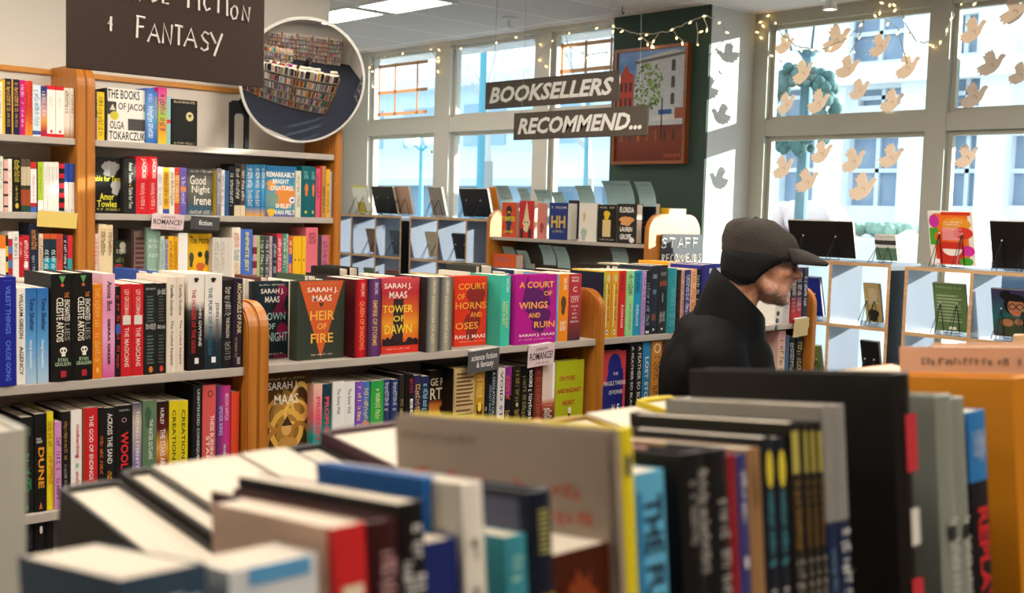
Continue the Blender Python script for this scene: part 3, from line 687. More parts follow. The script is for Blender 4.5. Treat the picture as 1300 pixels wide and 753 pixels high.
row('''
119.5 155.3 200 F 191818 .04 .03 ; #blob,8a8884,.02,.36,.2,.95 ; #blob,b8b5b0,.36,.68,.55,.98 ; able_for_Two,dfdc3a,.33,.43,.02,.92 ; Amor,e6e23a,.64,.76,.2,.7 ; Towles,e6e23a,.77,.89,.1,.8 ; ~e1,c8c85a,.91,.95,.1,.95
157.6 173 201 h 262422 ; Amor_Towles,dcdcd0,.08,.45,.4,.7 ; Table_for_Two,dcdcd0,.52,.9,.4,.7 ; #tri,d8a83a,.46,.5,.4,.6
173.2 188.2 199 h d0202a ; JACKIE,f0d0c8,.03,.38,.4,.8 ; ~e2,f0d0c8,.46,.9,.4,.7
188.4 200 199 h d0202a ; JACKIE,f0d0c8,.03,.38,.35,.8 ; ~e2,f0d0c8,.46,.9,.35,.7
200.2 206.8 212 p e3dde0 ; ~e3,b0a0b0,.1,.8
207 215.3 213 p Z:3a4a9a@0,e8b42a@.12 ; ~e4,7a3a1a,.1,.8
215.5 221.8 213 p e9e3d5 ; ~e5,7a5a3a,.1,.8
222 228.3 213 p Z:d04a3a@0,e89a2a@.25,d8382a@.85 ; ~e6,f0e0c8,.1,.7
228.5 237.2 213 p 6a5aa8 ; ~e7,e0d0f0,.2,.8 ; #rect,e08a4a,.4,.5,.1,.9
237.4 273.4 215 F z:4a6a80@0,3a5a70@.15,5a5a52@.3,7a7a70@.7,4a4a48@.9 .03 .028 ; Good,f2ece0,.14,.34,.1,.65 ; Night,f2ece0,.36,.56,.16,.8 ; Irene,f2ece0,.58,.78,.25,.85 ; ~e8,d8d0c0,.03,.07,.1,.9 ; ~e9,d8c8a8,.9,.97,.1,.95
273.6 275 216 p b09a2a
275.2 281 214 p 8a828e ; ~f1,d8d0d8,.1,.8
281.2 286 216 p e6e2da ; ~f2,6a6a6a,.1,.8
286.2 290.8 217 p 2d5f8f
291 298.2 212 p 1b1a1c ; ~f3,cfcac0,.1,.8
298.4 306 208 p Z:d8c8a8@0,22201e@.2 ; ~f4,d8d0c0,.1,.7
306.2 312 208 p Z:d8c8a8@0,4a4640@.2 ; ~f5,e8e0d0,.1,.7
312.5 322.4 209 h z:d8a050@.02,2a7ab0@.18,4a9ac8@.6,2a6a98@1 ; ~f6,f0e8d8,.08,.45 ; ~f7,f0e8d8,.5,.8
322.6 330.8 209 h z:d8a050@.02,2a7ab0@.18,4a9ac8@.6,2a6a98@1 ; ~f6,f0e8d8,.08,.45 ; ~f7,f0e8d8,.5,.8
331 337 209 h z:d8a050@.02,2a7ab0@.18,4a9ac8@.6,2a6a98@1 ; ~f6,f0e8d8,.08,.45
337.3 376.3 211 F z:6a5a9a@0,4a8aa8@.12,7aa0a8@.35,4a9ac0@.6,2a6a98@.95 .02 .03 ; #blob,e08a3a,.3,.85,.25,1 ; #blob,e5a04a,.25,.5,0,.35 ; #blob,e8b82a,.82,1,.02,.35 ; #rect,7a9a8a,.55,.8,.1,.4 ; REMARKABLY,f4efe4,.12,.22,.02,.94,b ; BRIGHT,f4efe4,.26,.35,.22,.75,b ; CREATURES,f4efe4,.39,.48,.15,.9,b ; SHELBY,f4efe4,.74,.83,.32,.85,b ; VAN_PELT,f4efe4,.87,.96,.28,.95,b ; #oval,f0ecf0,.6,.73,.76,.97 ; #oval,4a3a8a,.64,.69,.82,.91
376.5 382.8 217 p e0dcc8 ; ~g1,8a8a7a,.1,.8
383 393.4 211 h 0f5f66 ; #blob,d8783a,.3,.6,.3,.8 ; ~g2,8ac8c0,.1,.25 ; #oval,d8c83a,.87,.93,.35,.65
393.6 401 212 h 0f5f66 ; #blob,d8783a,.3,.6,.3,.8 ; ~g2,8ac8c0,.1,.25 ; #oval,d8c83a,.87,.93,.35,.65
401.2 406.4 214 p d8587a ; ~g3,4a1a2a,.1,.6
406.6 409 211 p d02c2a
409.2 414 211 p b28a50 ; ~g4,3a2a1a,.4,.9
414.2 419 215 p e8b030 ; ~g5,4a3a1a,.3,.9
419.2 421.6 218 p 9fb2c4
''', 'Y', YB, ZW[1], 'second shelf, middle wall bookcase', 'books on the main wall bookcase second shelf', L=.14, dy=28)
row('''
119.6 124.8 297 p ecd2d0 ; ~h1,c85060,.1,.6
125.6 135.8 285 h e8d2aa ; ~h2,7a6038,.08,.5
136 144 286 h e8d2aa ; ~h2,7a6038,.08,.5
144.2 167 305 F 2c3326 .06 .03 ; #blob,d8d4c0,.0,.3,.3,.7 ; ~h3,e8e4d0,.2,.3 ; ~h4,a8a870,.4,.5 ; NTO,d03a3a,.54,.64,.05,.5,b ; ~h5,a8a890,.7,.76
167.2 170 291 h 3a2c28
170.2 186.6 293 F d9b6ac .09 .02 ; #lines,a06058,.08,.9,.1,.9
187 203.4 289 F 8fae9c .02 .03 ; ~h6,e0ece0,.2,.26 ; ~h7,e0ece0,.3,.36 ; ~h8,e0ece0,.46,.52 ; ~h9,e0ece0,.72,.78
203.6 209.3 300 p b8ccc4 ; ~i1,6a8a80,.1,.7
209.5 214 304 p a59fb0 ; ~i2,5a4a6a,.1,.8
214.2 221 300 p efb41c ; ~i3,7a4a1a,.1,.8
221.2 226.3 301 p e3a31a ; ~i4,7a4a1a,.1,.8
226.5 231.6 296 p f0ece4
231.8 238.8 296 p f0ece4
239 268.6 297 F ecb81e .04 .03 ; The_Horse,4a3010,.05,.2,.05,.95 ; #blob,4a4a3a,.32,.7,.02,.25 ; #blob,3a3a30,.28,.66,.68,.92 ; #oval,2a2a22,.36,.48,.4,.6 ; #blob,c8622a,.55,.8,.3,.75
270.4 280.4 302 p d6cfc4 ; ~i5,a8a090,.1,.7
280.6 285.8 302 p d6cfc4 ; ~i5,a8a090,.1,.7
286 290 302 p d6cfc4
290.2 294.8 302 p d6cfc4
295 305.8 289 h e9e0d0 ; ~i6,c85a3a,.1,.35 ; ~i7,4a8a9a,.4,.6 ; ~i8,d8a03a,.65,.9
306 320.8 291 p 4a6fc0 ; INFINITE_JEST,e0d85a,.06,.8,.3,.7,b
321.4 326.6 299 p Z:7a2a3a@0,caa0a8@.15,7a2a3a@.3,caa0a8@.45,7a2a3a@.6,caa0a8@.75
326.8 330.3 299 p a8c070
330.5 336.4 300 p 4a4f4c ; ~j1,d8d8d0,.1,.9
336.6 342.2 300 p 4a4f4c ; ~j1,d8d8d0,.1,.9
342.4 346.4 300 p c8b0b8 ; ~j2,5a4a5a,.1,.8
346.6 351.8 300 p 2c3448 ; ~j3,d0d8e0,.1,.8
352 359 297 p cf3a44 ; ~j4,f0dcd8,.1,.85
359.2 363.6 297 p 2f8f88 ; ~j5,e0f0e8,.1,.8
363.8 366.8 297 p a8c8a0 ; ~j6,3a5a4a,.1,.8
367 371.8 300 p d8543a ; ~j7,f0e0d8,.1,.8 ; #rect,4a5ab0,.4,.6,0,1
372 377.8 300 p edb91f ; #oval,5a4010,.5,.56,.35,.6
378 383.4 300 p edb91f ; #oval,5a4010,.5,.56,.35,.6
383.6 388.5 300 p edb91f ; #oval,5a4010,.5,.56,.35,.6
388.7 403.8 289 h e0707c ; ~j8,7a2a3a,.1,.3 ; #oval,4a1a2a,.7,.75,.6,.75
404 408.5 299 p 3a3a3c
408.7 417.8 299 p c86c88 ; ~j9,5a2a3a,.1,.8
418 420 298 p cf7a2a ; ~k1,6a3a1a,.2,.8
''', 'Y', YB, ZW[2], 'third shelf, middle wall bookcase', 'books on the main wall bookcase third shelf', L=.14, dy=15)

# ---- low bookcases, top shelf
row('''
-4 20.5 352 h 1f2490 ; VILEST_THINGS,5a80e8,.08,.52,.42,.68 ; CHLOE_GONG,5a80e8,.58,.95,.42,.68 ; #rect,3a55c0,.03,.035,.3,.8
21 32.3 366 p ece9e3 ; WILLIAM_GIBSON,141414,.06,.52,.3,.75 ; AGENCY,141414,.6,.9,.3,.75
33 47.4 366 p z:b0cfe4@0,5a9cd4@.45,2a68ac@1 ; Time_Shelter,142a58,.1,.45,.35,.8 ; Georgi_Gospodinov,f0f4f8,.54,.84,.3,.6
47.6 62 366 p z:b0cfe4@0,5a9cd4@.45,2a68ac@1 ; Time_Shelter,142a58,.1,.45,.35,.8 ; Georgi_Gospodinov,f0f4f8,.54,.84,.3,.6
65 92.3 348 h 171614 ; THE,d87a2a,.17,.22,.6,.8 ; ENCHANTED,f0ead8,.24,.44,.6,.85 ; LIES,8a8680,.46,.62,.6,.85 ; CELESTE_ARTOIS,f0ead8,.22,.63,.22,.55 ; #oval,efeadc,.68,.74,.38,.72 ; #rect,efeadc,.735,.765,.46,.64 ; #oval,171614,.70,.725,.43,.52 ; #oval,171614,.70,.725,.57,.66 ; RYAN,a8c8a0,.78,.815,.3,.75,u ; GRAUDIN,a8c8a0,.82,.855,.15,.9,u ; #rect,a82030,.9,.96,.42,.68 ; #vee,5a9a58,.02,.09,.35,.65 ; #oval,c85a2a,.09,.12,.42,.58
92.6 118 347 h 171614 ; THE,d87a2a,.17,.22,.6,.8 ; ENCHANTED,f0ead8,.24,.44,.6,.85 ; LIES,8a8680,.46,.62,.6,.85 ; CELESTE_ARTOIS,f0ead8,.22,.63,.22,.55 ; #oval,efeadc,.68,.74,.38,.72 ; #rect,efeadc,.735,.765,.46,.64 ; #oval,171614,.70,.725,.43,.52 ; #oval,171614,.70,.725,.57,.66 ; RYAN,a8c8a0,.78,.815,.3,.75,u ; GRAUDIN,a8c8a0,.82,.855,.15,.9,u ; #rect,a82030,.9,.96,.42,.68 ; #vee,5a9a58,.02,.09,.35,.65 ; #oval,c85a2a,.09,.12,.42,.58
118.4 130.3 361 p e2801c ; ~MERRY,f0c058,.05,.45,.25,.75 ; ~HWW,f0c058,.52,.82,.25,.75 ; #oval,f0c058,.88,.94,.35,.65
131 147 348 p z:d05a9a@0,e8a8cc@.4,e090b8@.7,f0c0d0@1 ; Annie_Bot,1a1418,.07,.36,.35,.75 ; SIERRA_GREER,1a1418,.43,.88,.4,.62,b
147.4 153.5 364 p 1c1618 ; ~kk1,b84038,.1,.9 ; #rect,3a5ab0,.42,.52,0,1
154 168.3 361 p c92228 ; LEV_GROSSMAN,f0c0b8,.06,.34,.3,.7 ; #rect,d8d4cc,.34,.44,.15,.85 ; THE_MAGICIANS,f0d0c8,.47,.9,.3,.7
168.6 183 361 p c92228 ; LEV_GROSSMAN,f0c0b8,.06,.34,.3,.7 ; #rect,d8d4cc,.34,.44,.15,.85 ; THE_MAGICIANS,f0d0c8,.47,.9,.3,.7
183.3 198.8 360 p 1f2220 ; #lines,5a6a5e,.12,.42,.2,.8 ; #lines,5a6a5e,.55,.88,.2,.8 ; ~kk2,d8d8d0,.05,.07,.1,.9,u ; ~kk3,e8e8e0,.44,.5,.1,.9,u ; #oval,e0762a,.91,.98,.35,.7
199 211.6 360 p 1f1f1e ; #lines,55524c,.12,.42,.2,.8 ; #lines,55524c,.55,.88,.2,.8 ; ~kk4,e8e8e0,.06,.12,.1,.9,u ; ~kk5,e8e8e0,.46,.5,.1,.9,u ; #oval,d8402a,.91,.98,.35,.7
212 223.6 352 h e9dccb ; Camilla_Grudova,2a201c,.08,.4,.3,.65 ; The_Coiled_Serpent,2a201c,.45,.92,.3,.65
224 235 352 h e9dccb ; Camilla_Grudova,2a201c,.08,.4,.3,.65 ; The_Coiled_Serpent,2a201c,.45,.92,.3,.65
235.6 237.6 358 p 1a1918 .02
240.4 260.8 348 p z:141414@0,1c1a1a@.5,4a4642@.62,eae4da@.72 ; THE_HUNGER_OF_THE_GODS,c82a30,.16,.82,.2,.45 ; JOHN_GWYNNE,e8e2d8,.3,.75,.58,.82 ; #rect,f0f0f0,.87,.93,.4,.65 ; #blob,1a1a1a,.03,.09,.3,.65
261.2 283 348 p z:1c2a34@0,24323c@.3,8a8a88@.45,eae4da@.6 ; THE_FURY_OF_THE_GODS,2a6a88,.14,.85,.2,.42 ; JOHN_GWYNNE,4a4a48,.3,.72,.58,.82 ; #rect,f0f0f0,.87,.93,.4,.65 ; #blob,1a1a1a,.03,.09,.3,.65
283.4 295.8 356 h 201e1f ; ~kk6,c8c4bc,.08,.4 ; THE_DRAGON,d8d4cc,.42,.65,.3,.65 ; ~kk7,a8a8a0,.7,.9
296.2 308.8 354 h 2a1c30 ; ARCHANGELS_OF_FUNK,e6d8a8,.05,.62,.38,.8 ; ~kk8,b0a83a,.66,.88,.2,.4 ; #lines,e8e0d0,.88,.96,.4,.75
''', 'Y', YG, ZT, 'left low bookcase top shelf', 'books on the left low bookcase top shelf', L=.16, dy=60)
row('''
324 366 358 F 1c2a30 .10 .035 ; #blob,8a1848,.0,.3,.6,1 ; #blob,8a1848,.5,.78,.62,1 ; #jag,8a1848,.92,1,.55,.95 ; #tri,7a1440,.2,.42,.5,.98 ; SARAH_J.,f2ede2,.09,.17,.15,.85 ; MAAS,f2ede2,.19,.27,.28,.72 ; CROWN,a8d0d0,.4,.5,.06,.9 ; OF,a8d0d0,.54,.62,.3,.6 ; MIDNIGHT,a8d0d0,.66,.78,.02,.98 ; ~l1,d0d0c8,.93,.95,.2,.85 ; ~l2,d0d0c8,.03,.05,.1,.9
377 437 357 F 353d34 .03 .035 ; #vee,cf5a28,.0,.98,.03,.97 ; SARAH_J.,f4ece0,.08,.16,.2,.85 ; MAAS,f4ece0,.18,.26,.31,.72 ; #vee,3a3a2c,.28,.34,.44,.56 ; HEIR,f0b84a,.38,.5,.27,.78 ; OF,f0b84a,.54,.62,.42,.62 ; FIRE,f0b84a,.67,.79,.29,.76 ; ~l3,e0d0b8,.93,.95,.3,.75 ; ~l4,c87a4a,.03,.05,.15,.85
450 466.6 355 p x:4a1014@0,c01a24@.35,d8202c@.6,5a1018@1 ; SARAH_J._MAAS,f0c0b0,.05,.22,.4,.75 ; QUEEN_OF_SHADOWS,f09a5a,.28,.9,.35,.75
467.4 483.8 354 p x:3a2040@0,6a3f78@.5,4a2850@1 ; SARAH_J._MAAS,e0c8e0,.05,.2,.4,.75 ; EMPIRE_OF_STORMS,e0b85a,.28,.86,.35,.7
484.6 532 353 F z:d8382a@.1,e8742a@.2,f0a030@.4,e06a30@.55,c03038@.8,d05058@1 .028 .04 ; #rect,33222a,.28,.86,.3,.57 ; #jag,2a1a1e,.76,.9,.02,.98 ; SARAH_J.,f6efe4,.07,.16,.05,.78 ; MAAS,f6efe4,.18,.27,.18,.66 ; TOWER,f4dc4a,.36,.46,.02,.82 ; OF,f4dc4a,.5,.58,.3,.6 ; DAWN,f4dc4a,.62,.74,.08,.8 ; ~l5,f0b0a0,.93,.95,.1,.75
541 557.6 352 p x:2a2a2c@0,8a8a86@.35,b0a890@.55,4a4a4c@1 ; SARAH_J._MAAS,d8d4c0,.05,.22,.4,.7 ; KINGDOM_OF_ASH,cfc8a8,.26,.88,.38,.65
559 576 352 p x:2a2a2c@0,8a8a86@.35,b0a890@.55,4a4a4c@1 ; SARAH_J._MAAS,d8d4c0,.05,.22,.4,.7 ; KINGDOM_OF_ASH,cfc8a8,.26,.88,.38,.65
577 617.4 351 F dc3a22 .06 .035 ; #blob,8a2420,.05,.55,.3,.98 ; #blob,8a2420,.45,.95,.25,.85 ; COURT,f0a83a,.1,.19,.1,.95 ; OF,f0a83a,.25,.33,.07,.3 ; HORNS,f0a83a,.37,.47,.02,.98 ; AND,f0a83a,.52,.59,.48,.85 ; OSES,f0a83a,.66,.76,.03,.74 ; RAH_J._MAAS,f6efe4,.84,.91,.03,.98 ; ~l6,f0c0a0,.93,.945,.15,.95
637 648.6 350 p 3fbfa8 ; SARAH_J._MAAS,d8f0e4,.04,.24,.45,.8 ; A_COURT_OF_MIST,e8d87a,.36,.75,.5,.75 ; AND_FURY,e8d87a,.36,.7,.2,.42
654 706 349 F b01c8a .0 .04 ; #blob,5a1460,.1,.6,.15,.7 ; #blob,5a1460,.4,.85,.3,.9 ; #tri,5a1460,.0,.4,.15,.4 ; #tri,5a1460,.05,.45,.6,.85 ; A_COURT,f2b23a,.1,.19,.08,.92 ; OF,f2b23a,.24,.31,.68,.88 ; WINGS,f2b23a,.39,.49,.08,.78 ; AND,f2b23a,.55,.62,.32,.6 ; RUIN,f2b23a,.68,.77,.46,.96 ; SARAH_J._MAAS,f8efe8,.85,.9,.1,.97 ; ~l7,e8a8d0,.925,.94,.1,.9
706.4 709 349 p 5aa8d0
709.4 722 348 p e88a1e ; SARAH_J._MAAS,f4e4d0,.06,.24,.35,.8 ; #blob,5a3a14,.28,.62,.2,.8 ; ~l8,f4e4d0,.7,.85
722.4 738.8 348 p z:4a3034@0,a8323a@.5,b03440@1 ; SARAH_J.,f0d8d0,.04,.08,.2,.8,u ; MAAS,f0d8d0,.085,.12,.25,.75,u ; C,f0d8d0,.19,.27,.35,.65,u ; CRESCENT,f0d8d0,.33,.36,.15,.85,u ; CITY,f0d8d0,.37,.43,.2,.8,u ; HOUSE,e8d0c8,.47,.5,.25,.75,u ; OF,e8d0c8,.53,.55,.4,.6,u ; SKY,e8d0c8,.58,.61,.3,.7,u ; AND,e8d0c8,.64,.67,.3,.7,u ; BREATH,e8d0c8,.7,.73,.2,.8,u
''', 'Y', YG, ZT, 'middle low bookcase top shelf', 'books on the middle low bookcase top shelf', L=.15, dy=50)
row('''
765 768 346 p X:1d2238@0,a9cc2a@.15 .0 ; ~m1,4a5a10,.1,.8
768.2 777 344 p e0a32a ; #oval,d8c8a0,.06,.17,.3,.75 ; ~m2,7a5218,.2,.85,.5,.75 ; #rect,f0d8a0,.2,.84,.25,.42 ; #oval,f0f0e8,.88,.96,.35,.7 ; #oval,141414,.9,.94,.43,.6
777.2 786 344 p e0a32a ; #oval,d8c8a0,.06,.17,.3,.75 ; ~m2,7a5218,.2,.85,.5,.75 ; #rect,f0d8a0,.2,.84,.25,.42 ; #oval,f0f0e8,.88,.96,.35,.7 ; #oval,141414,.9,.94,.43,.6
786.4 795 344 p d8292a ; ~m3,7a1418,.06,.32,.2,.8 ; RODHAM,f4e0d8,.52,.86,.35,.7
795.4 804.4 344 p 9ee09a ; ~m4,1a3a20,.06,.38,.2,.8 ; ~m5,4a8a58,.5,.9,.4,.65
804.8 814.4 344 p 1e9ac4 ; ~m6,0a3a5a,.04,.34,.2,.8 ; SHERLOCK,d8f0f8,.52,.86,.35,.7
814.8 819.4 345 p b592cc ; ~m7,5a4a6a,.1,.85
819.8 827 344 p 14161a ; ~m8,8a9aa8,.2,.85 ; #rect,d8d8c8,.94,.98,.2,.8
827.2 836.4 338 p 222838 ; ~m9,b8c0c8,.12,.18,.2,.8,u ; #blob,5a7a98,.33,.42,.2,.8 ; ~n1,c85a3a,.7,.8,.2,.8,u ; #vee,e8e8e8,.92,.96,.35,.65
836.6 847.4 337 p 2a2a2e ; ~n2,b8b8b8,.1,.15,.2,.8,u ; ~n3,c85a3a,.22,.3,.1,.9,u ; #rect,101214,.36,.6,.25,.75 ; #oval,7a9a9a,.4,.55,.42,.55 ; ~n4,c8c8c8,.68,.82,.2,.8,u ; #vee,e8e8e8,.92,.96,.35,.65
847.8 858.6 341 h 2f8f98 ; ~n5,5ab0b4,.3,.9
858.9 864 343 p 1a1718 ; ~n6,6a2a2a,.1,.8
864.2 868.2 343 p d8a890 ; ~n7,8a2a2a,.05,.85
868.6 875.8 343 p 28337c ; ~n8,d8dce8,.08,.7
876 883.4 342 p e8b080 ; ~n9,b05a30,.05,.8
883.6 889.4 342 p 1c1a20 ; ~o1,c8c0b0,.1,.8
889.8 897.8 337 p 2c2a78
898.2 906 336 p 2a2f86 ; #rect,c8d0e8,.06,.14,.2,.8 ; ~o2,d05a7a,.25,.7 ; #rect,a8b0e0,.16,.2,.2,.8
906.4 918 335 p 2a2f86 ; #rect,c8d0e8,.06,.14,.2,.8 ; ~o2,d05a7a,.25,.7 ; #rect,a8b0e0,.16,.2,.2,.8
''', 'Y', YG, ZT, 'shelf left of the man', 'books on the right low bookcase top shelf', L=.15, dy=45)
row('''
985 994.6 343 p d8d4cc
995 1003.6 343 p c8c4c0 ; ~p1,6a5a5a,.1,.8
1004 1011 340 p z:b02a34@.2,3a2430@.5 ; ~p2,e0d8d0,.1,.5 ; ~p3,e08a80,.55,.8,.2,.8
1011.3 1019 340 p z:b02a34@.1,3a2440@.5 ; ~p4,e0d8d0,.1,.5 ; ~p5,e0c0c0,.55,.8,.2,.8
1019.3 1025 340 p 2a3044 ; ~p6,c8d0e0,.1,.7
''', 'Y', YG, ZT, 'shelf right of the man', 'books on the right low bookcase top shelf', L=.15, dy=45)
row('''
27 43.6 530 p 1a1c1a ; ~q1,5a8a6a,.1,.2 ; ~MEM,3a9a5a,.38,.78,.2,.8 ; #tri,3a9a5a,.9,.96,.35,.6
44 59.6 526 p 171615 ; DUNE,e0962a,.34,.76,.3,.78,b ; FRANK,d8d8d0,.24,.265,.15,.55,u ; HERBERT,d8d8d0,.27,.295,.15,.65,u ; #tri,c8682a,.9,.97,.35,.65
60.4 69 523 p e6d51c ; ~q2,8a6a10,.1,.35 ; ~q3,d0661a,.42,.75
69.4 78 536 p d090c4 ; ~q4,6a3a6a,.1,.9
78.4 90 523 p 1d1a17 ; ~q5,b08a4a,.1,.5,.3,.65 ; ~q6,a8a098,.55,.9,.3,.6
90.4 104.2 521 p ece8e2 ; motherthing,c8283a,.15,.5,.35,.8 ; #oval,8ac0a8,.55,.6,.4,.7 ; ainslie_hogarth,c8283a,.64,.97,.35,.75
104.6 107.6 519 p 8a4a24
108 125.2 518 p c8242a ; THE_GOD_OF_ENDINGS,f2dcd4,.08,.75,.35,.65
125.6 132.6 518 p 1e1716 ; ~q7,d87a2a,.3,.7
133 147 518 p 1a1a1a ; ACROSS_THE_SAND,e8e4dc,.06,.6,.3,.75 ; ~q8,d89a2a,.68,.95,.3,.7
147.4 169 515 p 171516 ; WOOL,d0282c,.28,.68,.3,.75,b ; #ring,c8a0a0,.13,.18,.35,.65 ; ~q9,d8d8d0,.04,.06,.2,.8,u
169.4 181.2 512 p z:5a4a7a@0,8a7aa8@.4,c8b8a8@.8,4a4a6a@1 ; TOWARD_ETERNITY,ece8e0,.08,.7,.35,.7
181.6 199.2 509 p 5f7a5c ; THE_WATER_OUTLAWS,e0e8d8,.2,.62,.4,.7 ; ~r1,d8e0d0,.72,.95,.2,.5 ; #blob,3a5a44,.02,.3,.1,.6
199.6 215 510 p z:1a1210@0,8a3018@.3,e8a850@.5,5a1c14@.7,1c1210@1 ; HURLEY,e8e0d8,.07,.25,.3,.6 ; THE_STARS_ARE_LEGION,f0e8e0,.3,.95,.3,.7
215.4 227 509 p d9c81e ; CREATION_LAKE,3a340c,.1,.95,.3,.7
227.4 239.4 509 p d9c81e ; CREATION_LAKE,3a340c,.1,.95,.3,.7
246.4 257.8 489 h 1d1c20 ; UNINTENDED_CONSEQUENCES,c8ccd0,.04,.85,.3,.65
258.2 275 489 h d45a54 ; THESE_BURNING,f4e4dc,.3,.72,.5,.8 ; STARS,f4e4dc,.5,.8,.2,.45 ; #ring,3a1a1a,.05,.12,.3,.7
275.4 293.6 490 h x:3a2a6a@0,c03a88@.6,c82a7a@1 ; MOON_WITCH,f0d0e4,.08,.35,.55,.8 ; SPIDER_KING,b0b8f0,.2,.5,.15,.4 ; MARLON_JAMES,b0e0b0,.6,.95,.4,.65
294 304 498 p d8492a ; #rect,4a9ac0,.72,.82,.3,.7
''', 'Y', YG+.01, ZT2, 'lower left low shelf', 'books on the left low bookcase lower shelf', L=.15, hmax=.255, dy=40)
row('''
336 394.5 473 F 4a3010 .03 .035 ; #blob,8a6424,.05,.95,.05,.95 ; #blob,a87c30,.15,.75,.15,.8 ; #ring,e0b858,.1,.5,.55,1.0 ; #ring,e0b04c,.36,.8,.1,.85 ; #ring,b98530,.25,.6,.02,.5 ; #ring,e8bc5a,.28,.55,.4,.95 ; #ring,b07c2c,.55,.9,.0,.6 ; #ring,a8742a,.5,.88,.5,1 ; #oval,d8a860,.5,.64,.36,.58 ; #blob,c09040,.62,.85,.25,.75 ; #tri,3a2a14,.44,.54,.36,.6 ; SARAH_J.,eee8da,.09,.19,.06,.72 ; MAAS,eee8da,.22,.32,.2,.72 ; HOUSE_OF_SKY,e0d8c8,.92,.98,.08,.96 ; ~s1,c8b890,.05,.07,.05,.85
398 409 488 p z:1a5a5a@0,2a9a98@.4,d86a7a@.6,e8b8a8@1 ; PROPHET,d84a5a,.15,.68,.3,.75,b ; ~s2,c8c87a,.75,.95
409.4 422.2 488 p z:1a5a5a@0,2a8a88@.4,1a3a48@.8 ; PROPHET,d84a5a,.15,.68,.3,.75,b ; ~s2,c8c87a,.75,.95
422.6 436.8 485 p Z:2a5a8a@0,2f9ccc@.1,60b8dc@.3,e8e8e6@.42 ; The_Stone_Wall,6a6a70,.08,.38,.35,.65
437.2 451.4 485 p Z:2a5a8a@0,2f9ccc@.1,60b8dc@.3,e8e8e6@.42 ; The_Stone_Wall,6a6a70,.08,.38,.35,.65
451.8 460 485 p Z:1a1420@0,7a4ab8@.28 ; ~s3,e8d88a,.06,.55 ; #jag,1a1420,.55,.75,0,1
461 470.2 485 p Z:1a1a1a@0,e0802a@.25,4a70b8@.5 ; ~s4,e8d88a,.06,.5 ; #jag,1a1a1a,.6,.76,0,1
470.8 486.8 484 p z:141a14@.16,b8c83a@.22,3aa848@.5,2a9a48@1 ; ~s5,e8e8a0,.1,.5,.35,.7 ; #jag,141a14,.68,.84,0,1
487.4 496.4 482 p z:5a4a2a@0,2a3a6a@.6 ; ~s6,c8c8d8,.04,.4
496.8 505 482 p z:5a4a2a@0,2a3a6a@.6 ; ~s6,c8c8d8,.04,.4
505.4 507.4 480 p 1a1a1c
507.8 514 476 p 2a2620 ; ~s7,a89a5a,.3,.8
514.4 517.4 474 p 151414
517.8 525 476 h 171516 ; ~s8,c8304a,.05,.25 ; ESCAPE,f0ece4,.3,.75,.3,.8,b
525.4 535 477 p 2d2450 ; ~s9,c8a05a,.08,.75
535.4 545 478 p 1d2a4c ; ~t1,8ac0c8,.1,.7
545.2 575 470 F z:d88a2a@.1,e0a83a@.4,c8702a@.55,2a1a14@.62,241812@1 .05 .04 ; GE_R._R.,e0d0b0,.1,.2,.02,.95 ; RTIN,e8d8b8,.23,.38,.02,.95 ; #blob,3a2010,.45,.58,.4,.65 ; #blob,8a3a1c,.6,.85,.2,.8 ; #blob,e8c84a,.7,1,.1,.6 ; #blob,d0502a,.55,.95,.7,1
575.4 577 468 p 1c1612
577.4 602.4 467 F c3a877 .0 .03 ; #lines,6a4f2a,.04,.48,.06,.98 ; #lines,6a4f2a,.5,.96,.06,.98
603 615.6 472 p c09028 ; ~t2,e0c878,.05,.35 ; #rect,4a3010,.45,.6,.2,.8 ; #oval,e8c85a,.42,.55,.3,.7
616 620 471 p 1a1a1c ; ~t3,d0d0c8,.5,.9
620.4 631.6 470 p 171a20 ; A_DESOLATION_CALLED_PEACE,b0c0c8,.03,.95,.5,.8 ; ARKADY_MARTINE,8a98a8,.2,.7,.15,.4
632 640.8 468 p dad8d6 ; VOID_STAR,2a2a2c,.04,.9,.3,.7
641.2 650.4 466 p Z:1e1620@0,8a2a88@.6 ; ~t4,e0662a,.12,.45 ; ~t5,c89a4a,.6,.95
650.8 661.6 465 h 1a1816 ; ~t6,b0863a,.06,.5,.3,.7 ; #oval,c8b08a,.5,.56,.35,.65 ; ~t7,b0863a,.6,.95
662 669.4 465 p 191817 ; ~t8,8a7a4a,.1,.9
669.8 678.8 465 p 141414 ; BOOKS,e8e8e4,.06,.3,.3,.75,b ; ~t9,e8e8e4,.33,.95,.3,.75
679.2 688.8 463 p 7a3228 ; ~u1,a85a48,.1,.9
689.2 705 461 p z:2a1614@.1,7a2c20@.3,b85a40@.42,d8c4b8@.5 ; ~u2,e8e0d8,.6,.9 ; #rect,ece8e4,0,.5,.75,.95
705.4 740.6 458 F b4bb22 .02 .03 ; ON_PURE,b8452a,.22,.29,.12,.68,b ; AND_RADIANT,b8452a,.4,.47,.05,.92,b ; HEART,b8452a,.58,.65,.25,.68,b ; #rect,3a2a1c,.7,.9,.46,.54 ; #oval,e8e0d0,.68,.78,.45,.58
''', 'Y', YG+.01, ZT2, 'lower middle low shelf', 'books on the middle low bookcase lower shelf', L=.15, hmax=.255, dy=35)
